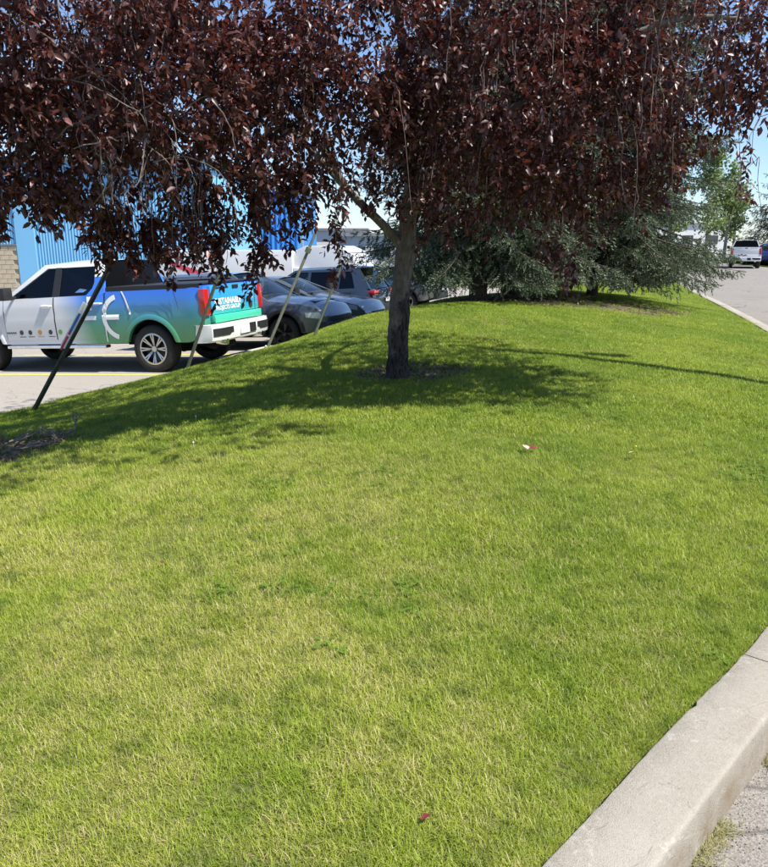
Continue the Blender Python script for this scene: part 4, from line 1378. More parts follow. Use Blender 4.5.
def lot_place(x, y, heading):
    """location, pitch and roll of a car standing on the tilted lot"""
    fx, fy = math.cos(heading), math.sin(heading)
    gx, gy_ = 0.042, -0.024
    gf = gx * fx + gy_ * fy
    gl = gx * -fy + gy_ * fx
    return (x, y, lotz(x, y)), -math.atan(gf), math.atan(gl)

def pickup_params(paint, roof_paint=None):
    return dict(pickup=True, W=1.0, xr=-1.06, xf=4.72, sill=.52, arches=(0, 3.745), arch_r=.50, hub_z=.43, wheel_r=.41, wheel_w=.275, rim_r=.265, spokes=8,
        paint=paint, roof_paint=roof_paint or paint, mid=1.0, tumble=.05, tail=.03, nose=.14, deck_x=2.6, crown=.07, bulge=.03,
        top=[(-1.06, 1.44), (.86, 1.46), (.861, 1.36), (2.9, 1.33), (3.2, 1.32), (4.2, 1.24), (4.55, 1.17), (4.72, 1.02)],
        green=dict(zb=1.34, zr=1.90, wb=.945, wr=.72, a0=3.10, a1=2.28, c0=.93, c1=1.02, seats=(2.05, 1.15),
            frames=[[(3.12, 1.34), (3.0, 1.34), (2.2, 1.84), (2.28, 1.905)], [(2.28, 1.905), (2.2, 1.84), (1.15, 1.84), (1.02, 1.905)],
                    [(1.30, 1.34), (.90, 1.34), (1.02, 1.905), (1.16, 1.84), (1.13, 1.56), (1.16, 1.47)]],
            dark_frames=[[(2.03, 1.34), (1.88, 1.34), (1.89, 1.845), (2.02, 1.845)]],
            glass=[([(3.0, 1.35), (2.01, 1.35), (2.01, 1.84), (2.2, 1.84)], 'clear_glass'), ([(1.90, 1.35), (1.30, 1.35), (1.16, 1.47), (1.13, 1.56), (1.16, 1.84), (1.91, 1.84)], 'tinted_glass')]),
        doors=[(2.0, 3.13, .60, 1.335), (.90, 1.975, .60, 1.345)], mirror=(2.88, 1.38),
        lamps=[('tail_lamp', [(-1.108, -.985, .825, .982, .95, 1.385)], 'tail_red'), ('head_lamp', [(4.35, 4.66, .62, .86, .98, 1.16)], 'lamp_clear')],
        boxes=[('grille', (4.68, 4.76, -.62, .62, .78, 1.12), 'black_trim', .02), ('front_bumper', (4.55, 4.86, -.96, .96, .48, .74), 'bumper_white', .05)])
def pickup_extras(root, P, tail_mat, side_step=True):
    sy = P['sy']
    # bed rail caps and cover
    m = MB()
    for s in (1, -1):
        m.grid([[(x, s * (sy(x, 1.44) + .008), 1.405), (x, s * (sy(x, 1.44) + .010), 1.475), (x, s * (sy(x, 1.44) - .10), 1.482)] for x in np.linspace(-1.0, .84, 8)])
    m.build('bed_rail', 'black_trim', root, smooth=40)
    m = MB(); m.box((-.1, 0, 1.47), (1.80, 1.66, .03)); m.build('bed_cover', 'black_trim', root, bevel=.01)
    # tailgate: two panels, the lower one stepped out
    m = MB(); m.box((-1.085, 0, 1.185), (.06, 1.60, .48)); tg = m.build('tailgate', tail_mat, root, bevel=.018, smooth=40)
    m = MB(); m.box((-1.12, 0, .875), (.10, 1.60, .13)); m.build('tailgate_step', tail_mat, root, bevel=.02, smooth=40)
    m = MB(); m.box((-1.122, 0, 1.385), (.012, .20, .06)); m.build('handle', 'black_trim', tg, bevel=.005)
    m = MB()
    for y in (-.46, .46):
        m = MB(); m.box((-1.120, y, 1.385), (.008, .46, .025)); m.build('vent_slot', 'decal_dark', tg)
    # rear bumper with corner steps, plate, exhaust
    bp = []
    m = MB()
    prof = [(-1.04, 1.0), (-1.17, .97), (-1.235, .80), (-1.255, .30), (-1.255, 0)]
    def ring(z, gx):
        pts = [(-.86, .985)] + prof
        full = pts + [(x, -y) for x, y in pts[::-1][1:]]
        return [(x - gx, y, z) for x, y in full]
    m.grid([ring(.50, -.05), ring(.53, 0), ring(.62, .015), ring(.72, .015), ring(.79, 0), ring(.80, -.07)])
    b = m.build('rear_bumper', 'bumper_white', root, smooth=40)
    for s in (1, -1):
        m = MB()
        yy = np.linspace(.42, .955, 10)
        px = [interp([(0, -1.255), (.30, -1.255), (.80, -1.235), (.97, -1.17), (1.0, -1.04)], y) for y in yy]
        m.grid([[(x - .022, s * y, .60 + .03 * (y < .5)), (x - .022, s * y, .73)] for x, y in zip(px, yy)])
        m.build('step_pocket', 'black_trim', b, fix=False)
        m = MB(); m.lathe([(.0, .0), (.05, .0), (.055, .01), (.055, .2)], 14, c=(0, 0, 0)); m.v = [(-1.25 + h, s * .62 + a, .49 + c_) for a, h, c_ in m.v]
        m.build('exhaust_tip', 'chrome', root, smooth=True)
    m = MB(); m.box((-1.278, 0.05, .655), (.012, .31, .155)); m.build('licence_plate', 'plate_white', root)
    m = MB(); m.box((-1.273, -.20, .655), (.010, .30, .16)); m.build('step_pad', 'black_trim', b)
    m = MB(); m.tube([(-.95, -.1, .40), (-.6, -.1, .38), (0, .0, .40), (0, .7, .41)], .06, 8); m.tube([(0, -.8, .41), (0, .8, .41)], .07, 8); m.lathe([(.0, -.14), (.15, -.1), (.15, .1), (0, .14)], 12, c=(0, 0, .40))
    m.build('rear_axle', 'underbody', root)
    m = MB(); m.lathe([(.0, -.12), (.36, -.12), (.39, -.06), (.39, .06), (.36, .12), (0, .12)], 20, axis='Z', c=(-.62, 0, .62)); m.build('spare_wheel', 'tyre_rubber', root, smooth=True)
    if side_step:
        for s in (1, -1):
            m = MB(); m.box((2.0, s * 1.0, .475), (2.2, .14, .055)); m.build('side_step', 'chrome', root, bevel=.02, smooth=40)
def text_mesh(name, s, size, mat, parent, M, bold=0.0, align='CENTER', shear=0):
    cu = bpy.data.curves.new(name, 'FONT')
    cu.body = s; cu.size = size; cu.align_x = align; cu.align_y = 'CENTER'; cu.offset = bold; cu.resolution_u = 2; cu.shear = shear
    tmp = bpy.data.objects.new(name + '_tmp', cu)
    COL.objects.link(tmp)
    dg = bpy.context.evaluated_depsgraph_get()
    me = bpy.data.meshes.new_from_object(tmp.evaluated_get(dg))
    bpy.data.objects.remove(tmp)
    bpy.data.curves.remove(cu)
    me.materials.clear()
    me.materials.append(MATS[mat])
    o = link(name, me, parent)
    o.matrix_local = M
    return o
def basis(xa, ya, o):
    xa, ya = Vector(xa), Vector(ya)
    za = xa.cross(ya)
    return Matrix.Translation(o) @ Matrix((xa, ya, za)).transposed().to_4x4()

def make_vehicles():
    # ---- the wrapped pickup
    TH = 19.0
    hd = R(180 - TH)
    loc, pt, rl = lot_place(-3.60, 13.54, hd)
    P = pickup_params('pickup_wrap')
    P['flare'] = 'pickup_wrap'; P['handle'] = 'white_paint'
    t = make_vehicle('pickup_truck', loc, hd, R(3.0), 'white crew-cab pickup wrapped blue and green at the rear, parked nearest the bank', 'pickup', P)
    pickup_extras(t, P, 'tailgate_wrap')
    sy = P['sy']
    # letter-like emblem and stripes on the flank, both sides
    def on_side(x, z, s, off=.009): return (x, s * (sy(x, z) + off), z)
    def arc(cx, cz, r0, r1, a0, a1, s, name):
        rows = [[on_side(cx + r * math.cos(a), cz + r * math.sin(a), s) for r in (r0, (r0 + r1) / 2, r1)] for a in np.linspace(a0, a1, 28)]
        MB().grid(rows).build(name, 'decal_white', t, fix=False)
    def band(pts0, pts1, s, name, off=.009, mat='decal_white'):
        rows = []
        for t_ in np.linspace(0, 1, 12):
            a = [interp([(k / (len(pts0) - 1), p[j]) for k, p in enumerate(pts0)], t_) for j in (0, 1)]
            b = [interp([(k / (len(pts1) - 1), p[j]) for k, p in enumerate(pts1)], t_) for j in (0, 1)]
            rows.append([on_side(*a, s, off), on_side((a[0] + b[0]) / 2, (a[1] + b[1]) / 2, s, off), on_side(*b, s, off)])
        MB().grid(rows).build(name, mat, t, fix=False)
    for s in (1, -1):
        cx, cz = .56, .97
        arc(cx, cz, .29, .375, R(62), R(298), s, 'emblem_arc') if False else None
        rows_a = np.linspace(R(75), R(285), 30)
        arc(cx - .05 * 0, cz, .31, .395, R(-78), R(78), s, 'emblem_arc') if s < 0 and False else arc(cx, cz, .31, .395, R(-75), R(75), s, 'emblem_arc')
        band([(.90, 1.02), (.60, 1.02)], [(.90, .93), (.60, .93)], s, 'emblem_bar', .010)
        band([(1.42, 1.02), (1.08, 1.02)], [(1.42, .93), (1.08, .93)], s, 'emblem_bar', .010)
        band([(.915, 1.10), (.915, .55)], [(.895, 1.10), (.895, .55)], s, 'stripe', .0105)
        band([(.53, 1.40), (.46, 1.28), (.41, 1.14), (.385, 1.01)], [(.50, 1.40), (.43, 1.28), (.375, 1.14), (.35, 1.01)], s, 'stripe')
        band([(1.26, 1.33), (1.24, 1.10)], [(1.16, 1.33), (1.15, 1.10)], s, 'stripe', .010)
        for k, (x, c) in enumerate(((2.78, 'decal_dark'), (2.58, 'decal_dark'), (2.36, 'decal_orange'), (2.12, 'decal_dark'), (1.90, 'decal_green'))):
            m = MB()
            z = .735
            m.poly([on_side(x + .045 * math.cos(a) * s * -1, z + .045 * math.sin(a), s) for a in np.linspace(0, 6.283, 13)[:-1]])
            m.build('sponsor_emblem', c, t, fix=False)
            if k != 4:
                m = MB(); m.poly([on_side(x - .02 + dx, z + dz, s) for dx, dz in ((-.07, -.085), (.07, -.085), (.07, -.072), (-.07, -.072))]); m.build('sponsor_lettering', 'decal_dark' if c != 'decal_orange' else c, t, fix=False)
        m = MB()
        for q in range(5): m.poly([on_side(3.10 - .045 * q + dx, .73 + dz, s, .009) for dx, dz in ((-.017, -.017), (.017, -.017), (.017, .017), (-.017, .017))])
        m.build('trim_badge', 'decal_dark', t, fix=False)
    text_mesh('lettering', 'SUSTAINABLE', .145, 'decal_white', t, basis((0, -1, 0), (0, 0, 1), (-1.1185, .27, 1.150)), .004)
    text_mesh('lettering', 'PROJECTS GROUP', .098, 'decal_white', t, basis((0, -1, 0), (0, 0, 1), (-1.1185, .27, 1.045)), .003)
    m = MB()
    m.poly([(-1.1185, -.56 + dy, 1.22 + dz) for dy, dz in ((-.035, -.07), (.035, -.07), (.045, .02), (.03, .10), (0, .125), (-.03, .10), (-.045, .02))]); m.build('tailgate_emblem', 'decal_white', t, fix=False)
    m = MB(); m.poly([(-1.1185, -.50 + .07 * math.cos(a), 1.04 + .07 * math.sin(a)) for a in np.linspace(0, 6.283, 17)[:-1]]); m.build('tailgate_emblem', 'decal_dark', t, fix=False)

    # ---- white pickup across the street, tail towards us
    P2 = pickup_params('white_paint')
    P2['flare'] = 'white_paint'
    t2 = make_vehicle('pickup_truck', (25.6, 54.0, 0.0), R(66), 0, 'white pickup parked across the street with its tail towards the lawn', 'pickup', P2)
    pickup_extras(t2, P2, 'white_paint', False)

    # ---- parked cars beyond the wrapped pickup
    def suv(paint, **k):
        d = dict(W=.93, xr=-.95, xf=3.55, sill=.36, arches=(0, 2.68), arch_r=.42, hub_z=.36, wheel_r=.345, wheel_w=.23, rim_r=.235, spokes=5,
            paint=paint, mid=.80, tumble=.07, tail=.10, nose=.22, deck_x=1.8, crown=.08, bulge=.10, tail_up=.10,
            top=[(-.95, .98), (-.80, 1.04), (2.0, 1.02), (2.3, 1.01), (3.1, .93), (3.4, .84), (3.55, .66)],
            green=dict(zb=1.01, zr=1.56, wb=.86, wr=.62, a0=2.30, a1=1.42, c0=-.86, c1=-.52, seats=(1.05, .1),
                frames=[[(2.34, 1.01), (2.24, 1.01), (1.38, 1.51), (1.42, 1.565)], [(1.42, 1.565), (1.38, 1.51), (-.30, 1.49), (-.52, 1.565)],
                        [(1.02, 1.01), (.92, 1.01), (.90, 1.515), (.98, 1.515)], [(.12, 1.01), (.03, 1.01), (.0, 1.505), (.09, 1.505)], [(-.45, 1.01), (-.90, 1.01), (-.52, 1.565), (-.30, 1.49)]],
                glass=[([(2.24, 1.02), (1.02, 1.02), (.98, 1.51), (1.38, 1.51)], 'clear_glass'), ([(.92, 1.02), (.12, 1.02), (.09, 1.505), (.90, 1.515)], 'tinted_glass'), ([(.03, 1.02), (-.45, 1.02), (-.30, 1.49), (.0, 1.505)], 'tinted_glass')]),
            doors=[(.98, 2.08, .42, 1.005), (.30, .955, .62, 1.005)], mirror=(2.02, 1.06), mirror_mat='black_trim', corner_lamps=[(3.20, 3.50, .62, .76)],
            lamps=[('tail_lamp', [(-1.02, -.78, .52, .86, .84, .97)], 'tail_red'), ('head_lamp', [(3.18, 3.46, .52, .76, .66, .80)], 'lamp_clear')],
            boxes=[('grille', (3.52, 3.66, -.45, .45, .46, .66), 'black_trim', .02), ('rear_bumper', (-1.07, -.85, -.80, .80, .38, .62), 'black_trim', .04), ('licence_plate', (-1.10, -1.07, -.16, .16, .64, .76), 'plate_white', .004)])
        d.update(k)
        return d
    n = Vector((math.sin(R(TH)), math.cos(R(TH)), 0)); a = Vector((math.cos(R(TH)), -math.sin(R(TH)), 0))
    def stall(k, along): return Vector((-3.6, 13.54, 0)) + n * k + a * along
    # silver crossover with black cladding, nose towards us
    P3 = suv('silver_paint', flare='black_trim', roof_paint='silver_paint', rim_mat='rim_dark')
    P3['boxes'] = P3['boxes'] + [('front_bumper', (3.35, 3.68, -.80, .80, .34, .56), 'black_trim', .05)]
    p = stall(3.0, -1.75)
    loc, pt, rl = lot_place(p.x, p.y, R(-TH))
    t3 = make_vehicle('crossover_car', loc, R(-TH), pt, 'silver crossover with black lower cladding parked nose-out beside the wrapped pickup', 'car', P3, 'cars parked along the bank', rl)
    for s in (1, -1):
        MB().box((1.35, s * .925, .42), (1.8, .03, .20)).build('sill_cladding', 'black_trim', t3, bevel=.01)
    MB().box((3.0, 0, .98), (.5, 1.0, .02), Matrix.Rotation(R(5), 3, 'Y')).build('bonnet_decal', 'decal_dark', t3)
    # low pale sedan, nose out
    P4 = suv('pale_grey_paint', xr=-1.05, xf=3.65, top=[(-1.05, .90), (-.9, .98), (-.3, .99), (2.0, .96), (2.3, .94), (3.2, .82), (3.5, .74), (3.65, .58)],
        green=dict(zb=.95, zr=1.40, wb=.84, wr=.58, a0=2.35, a1=1.35, c0=-.55, c1=.25, seats=(1.05, .1),
            frames=[[(2.4, .95), (2.3, .95), (1.3, 1.36), (1.35, 1.405)], [(1.35, 1.405), (1.3, 1.36), (.3, 1.36), (.25, 1.405)], [(.98, .95), (.9, .95), (.9, 1.365), (.97, 1.365)], [(-.25, .95), (-.60, .95), (.25, 1.405), (.3, 1.36)]],
            glass=[([(2.3, .96), (.98, .96), (.97, 1.36), (1.3, 1.36)], 'clear_glass'), ([(.9, .96), (-.25, .96), (.3, 1.36), (.9, 1.36)], 'tinted_glass')]),
        boxes=[('grille', (3.60, 3.76, -.40, .40, .42, .56), 'black_trim', .02), ('licence_plate', (-1.17, -1.14, -.16, .16, .64, .76), 'plate_white', .004)])
    P4['lamps'] = [('tail_lamp', [(-1.10, -.9, .52, .84, .76, .88)], 'tail_red'), ('head_lamp', [(3.28, 3.58, .50, .74, .58, .70)], 'lamp_clear')]
    p = stall(5.7, -2.0)
    loc, pt, rl = lot_place(p.x, p.y, R(-TH))
    make_vehicle('sedan_car', loc, R(-TH), pt, 'pale grey sedan parked nose-out between crossover and steel-blue SUV', 'car', P4, 'cars parked along the bank', rl)
    # steel-blue SUV, tail out
    P5 = suv('steel_blue_paint', flare='steel_blue_paint')
    P5['boxes'] = P5['boxes'] + [('spoiler', (-.80, -.42, -.58, .58, 1.555, 1.60), 'steel_blue_paint', .02), ('roof_rail', (-.3, 1.3, .56, .60, 1.60, 1.635), 'chrome', .01), ('roof_rail', (-.3, 1.3, -.60, -.56, 1.60, 1.635), 'chrome', .01), ('tail_trim', (-1.065, -1.03, -.5, .5, .86, .89), 'chrome', .004)]
    p = stall(8.3, 0.0)
    loc, pt, rl = lot_place(p.x, p.y, R(180 - TH))
    make_vehicle('suv_car', loc, R(180 - TH), pt, 'steel-blue SUV showing red tail lamp and rear spoiler left of the lawn tree trunk', 'car', P5, 'cars parked along the bank', rl)
    P6 = suv('teal_paint', flare='teal_paint')
    p = stall(11.2, -.6)
    loc, pt, rl = lot_place(p.x, p.y, R(180 - TH))
    make_vehicle('suv_car', loc, R(180 - TH), pt, 'dark teal SUV mostly hidden behind the lawn tree trunk', 'car', P6, 'cars parked along the bank', rl)
    P7 = suv('pale_grey_paint', flare='black_trim')
    p = stall(14.1, .1)
    loc, pt, rl = lot_place(p.x, p.y, R(180 - TH))
    make_vehicle('suv_car', loc, R(180 - TH), pt, 'pale grey SUV glimpsed below the spruce boughs right of the lawn tree trunk', 'car', P7, 'cars parked along the bank', rl)
    P8 = suv('deep_blue_paint')
    make_vehicle('suv_car', (31.6, 60.5, 0.1), R(150), 0, 'dark blue car under the dark spruce across the street', 'car', P8)
    # ---- white box van with red sweep, and white camper, deeper in the lot
    def van(name, loc, heading, label, cat, L, W, H, red, rnd, cab=True):
        root = empty(name, loc, (0, 0, heading)); prop(root, label, cat)
        m = MB()
        prof = [(0, .45), (0, H - rnd), (rnd * .3, H - rnd * .3), (rnd, H), (L - rnd * 1.6, H), (L - rnd * .5, H - rnd * .45), (L, H - rnd * 1.5), (L, .45)]
        m.prism([(x, W / 2, z) for x, z in prof], (0, -W, 0))
        b = m.build('box_body', 'white_paint', root, bevel=.05, smooth=40)
        if red:
            for s in (1, -1):
                rows = []
                for t in np.linspace(0, 1, 16):
                    x = L * (.02 + .9 * t); z = H - .25 - 1.25 * (1 - (1 - t) ** 2) ; th_ = .12 + .34 * t
                    rows.append([(x, s * (W / 2 + .006), z), (x, s * (W / 2 + .006), z + th_)])
                MB().grid(rows).build('red_sweep', 'decal_red', root, fix=False)
        if cab:
            m = MB(); m.prism([(x, W / 2 - .05, z) for x, z in ((L + .01, .45), (L + .01, 1.95), (L + .55, 1.9), (L + 1.0, 1.25), (L + 1.6, 1.1), (L + 1.7, .45))], (0, -(W - .1), 0)); m.build('cab', 'white_paint', root, bevel=.05, smooth=40)
            for s in (1, -1):
                MB().poly([(x, s * (W / 2 - .044), z) for x, z in ((L + .15, 1.25), (L + .9, 1.25), (L + .52, 1.8), (L + .15, 1.8))]).build('window', 'pane_dark', root, fix=False)
        else:
            for k in range(2):
                MB().box((L * (.25 + .4 * k), W / 2 + .004, H * .58), (.8, .02, .4)).build('window', 'pane_dark', root, bevel=.008)
                MB().box((L * (.25 + .4 * k), -W / 2 - .004, H * .58), (.8, .02, .4)).build('window', 'pane_dark', root, bevel=.008)
        for x in ((.9, L + .7) if cab else (L * .5, L * .5 + .75)):
            for s in (1, -1): make_wheel(root, (x, s * (W / 2 - .16), .38), s, .38, .24, .22, 5)
        return root
    van('box_truck', (-8.6, 30.0, lotz(-8.6, 30) ), R(-12), 'white box truck with curving red stripe behind the parked cars', 'truck', 5.6, 2.2, 2.55, True, .12)
    van('camper_trailer', (-3.1, 29.0, lotz(-3.1, 29)), R(-17), 'white rounded camper trailer beyond the steel-blue SUV', 'trailer', 2.6, 2.1, 2.45, False, .55, cab=False)
make_vehicles()

# ------------------------------------------------------------------ buildings and street furniture
def ribbed(m, x0, x1, z0, z1, y, pitch=.30, depth=.045):
    xs, ds = [], []
    x = x0
    while x < x1:
        xs += [x, x + pitch * .55, x + pitch * .65, x + pitch * .9]; ds += [0, 0, -depth, -depth]
        x += pitch
    xs.append(x1); ds.append(0)
    m.grid([[(a, y + d, z0) for a, d in zip(xs, ds)], [(a, y + d, z1) for a, d in zip(xs, ds)]])
def make_buildings():
    # pale blue ribbed metal building on a block base. local x along wall, wall faces -y
    g = lotz(-14, 33)
    root = empty('blue_building', (-14.0, 33.0, g), (0, 0, R(-4)))
    prop(root, 'pale blue ribbed-metal building on a tan block base behind the wrapped pickup', 'building')
    H = 6.5
    zt = 1.62 - g + .02
    m = MB(); m.box((-8.5, 5.0, H / 2 - .2), (17 + 13.0, 9.8, H - .1)); m.build('core_wall', 'trim_pale_blue', root)
    m = MB(); ribbed(m, -10, -1.92, zt, H, .04, .13, .028); m.build('ribbed_siding', 'siding_pale_blue', root, fix=False)
    m = MB(); ribbed(m, -1.05, 6.6, 1.0, H, .04, .13, .028); m.build('ribbed_siding', 'siding_pale_blue', root, fix=False)
    m = MB(); m.box((-1.48, 0.0, H / 2), (.84, .12, H - .04)); m.build('corner_trim', 'trim_pale_blue', root)
    m = MB(); m.box((-5.95, -.03, zt - .03), (8.1, .10, .05)); m.build('flashing', 'roof_grey', root)
    m = MB(); m.box((-1.7, 5, H + .04), (17.0, 10.6, .14)); m.build('roof', 'roof_grey', root)
    m = MB(); m.box((-5.95, .06, (zt - .08) / 2 - .1), (8.1, .12, zt + .1)); bw = m.build('block_wall', 'mortar', root)
    bm_ = MB().box((0, 0, 0), (.385, .06, .185)).mesh('block', 'block_tan', bevel=.008)
    nrow = int((zt - .1) / .2)
    for r in range(nrow):
        for c in range(10):
            x = -2.12 - c * .4 - (.2 if r % 2 else 0)
            z = zt - .17 - r * .2
            if -4.75 < x < -3.48 and .55 < z < 2.0: continue
            o = bpy.data.objects.new('block', bm_); COL.objects.link(o); o.parent = bw
            o.location = (x, -.012 + random.uniform(-.004, .004), z)
    w = MB().box((-4.1, -.01, 1.28), (1.22, .10, 1.30)).build('window', 'wall_white', root, bevel=.01)
    for k in (-.28, .28):
        MB().box((-4.1 + k, -.066, 1.28), (.46, .01, 1.12)).build('pane', 'pane_dark', w)
    # deeper blue building behind
    g2 = lotz(-12, 45)
    r2 = empty('blue_building', (-12.3, 46.0, g2), (0, 0, R(-3)))
    prop(r2, 'deep blue metal building between the pale blue one and the spruces', 'building')
    m = MB(); m.box((0, 5, 3.2), (13.8, 9.8, 6.4)); m.build('core_wall', 'siding_deep_blue', r2)
    m = MB(); ribbed(m, -6.9, 6.95, .2, 6.4, .04, .3, .05); m.build('ribbed_siding', 'siding_deep_blue', r2, fix=False)
    m = MB(); m.box((0, 5, 6.5), (14.4, 10.4, .16)); m.build('roof', 'roof_grey', r2)
    MB().box((-3.0, -.04, 1.6), (3.2, .06, 3.2)).build('roller_door', 'wall_white', r2, bevel=.01)
    # white low building and grey warehouse further back
    r3 = empty('white_building', (-8.0, 62.0, -1.6)); prop(r3, 'low white building beyond the box truck and camper', 'building')
    m = MB(); m.box((0, 4, 2.1), (13, 8, 4.4)); m.build('wall', 'wall_white', r3)
    MB().box((0, 4, 4.4), (13.5, 8.5, .2)).build('roof', 'roof_grey', r3)
    for k in range(5):
        MB().box((-5 + k * 2.4, -.02, 2.6), (1.3, .06, .9)).build('window', 'pane_dark', r3)
    r4 = empty('grey_building', (1.2, 58.0, -1.6)); prop(r4, 'grey building with a row of windows seen left of the lawn tree trunk', 'building')
    m = MB(); m.box((0, 4, 1.9), (8.6, 8, 4.0)); m.build('wall', 'wall_grey', r4)
    MB().box((0, 4, 3.95), (9.0, 8.4, .25)).build('roof', 'roof_grey', r4)
    for k in range(4):
        MB().box((-3.2 + k * 1.9, -.02, 2.7), (1.2, .06, .8)).build('window', 'pane_dark', r4)
    # white building across the street
    r5 = empty('white_building', (30.5, 92.0, 0)); prop(r5, 'long white building behind the pale trees across the street', 'building')
    m = MB(); m.box((0, 6, 2.0), (22, 12, 4.0)); m.build('wall', 'wall_white', r5)
    m = MB(); m.box((-1.8, 5, 5.0), (8.0, 8, 2.0)); m.build('upper_storey', 'wall_white', r5)
    MB().box((0, 6, 4.06), (22.4, 12.4, .14)).build('roof', 'roof_grey', r5)
    for k in range(7):
        MB().box((-9 + k * 3, -.03, 2.2), (1.2, .06, 1.0)).build('window', 'pane_dark', r5)
    # slender light pole in the lot
    g3 = lotz(-5.9, 38)
    r6 = empty('light_pole', (-4.05, 38.0, g3)); prop(r6, 'thin grey light pole rising behind the camper trailer', 'light pole')
    MB().tube([(0, 0, 0), (0, 0, 7.4)], [.07, .045], 10).build('pole', 'steel_galv', r6, smooth=True)
    MB().box((.35, 0, 7.4), (.7, .2, .09)).build('lamp_head', 'steel_galv', r6, bevel=.02)
    # street lamp just out of frame: its shadow crosses the lawn
    x, y = 4.80, 7.34
    r7 = empty('street_lamp', (x, y, lz(x, y))); prop(r7, 'grey street lamp post standing behind the kerb beyond the right edge', 'street lamp')
    MB().tube([(0, 0, -.1), (0, 0, .25), (0, 0, .26), (0, 0, 6.9)], [.13, .13, .095, .075], 14).build('post', 'steel_galv', r7, smooth=40)
    MB().tube([(0, 0, 6.85), (.5, -.15, 7.1), (1.5, -.4, 7.15)], .03, 8).build('arm', 'steel_galv', r7, smooth=True)
    MB().box((1.7, -.45, 7.14), (.55, .22, .10)).build('lamp_head', 'steel_galv', r7, bevel=.03)
    # concrete wheel stops
    for (x, y, lab) in ((-2.62, 14.3, 'pale concrete wheel stop under the tail of the wrapped pickup'), (-1.55, 16.6, 'pale concrete wheel stop in front of the silver crossover')):
        d = Vector((math.sin(R(24)), math.cos(R(24)), 0))
        m = MB(); m.prism([(-.09, -.85, 0), (.09, -.85, 0), (.06, -.85, .13), (-.06, -.85, .13)], (0, 1.7, 0))
        o = m.build('wheel_stop', 'stop_concrete', None, bevel=.012, smooth=40)
        o.location = (x, y, lotz(x, y)); o.rotation_euler = (0, 0, R(-24))
        prop(o, lab, 'wheel stop', 'concrete wheel stops')
make_buildings()

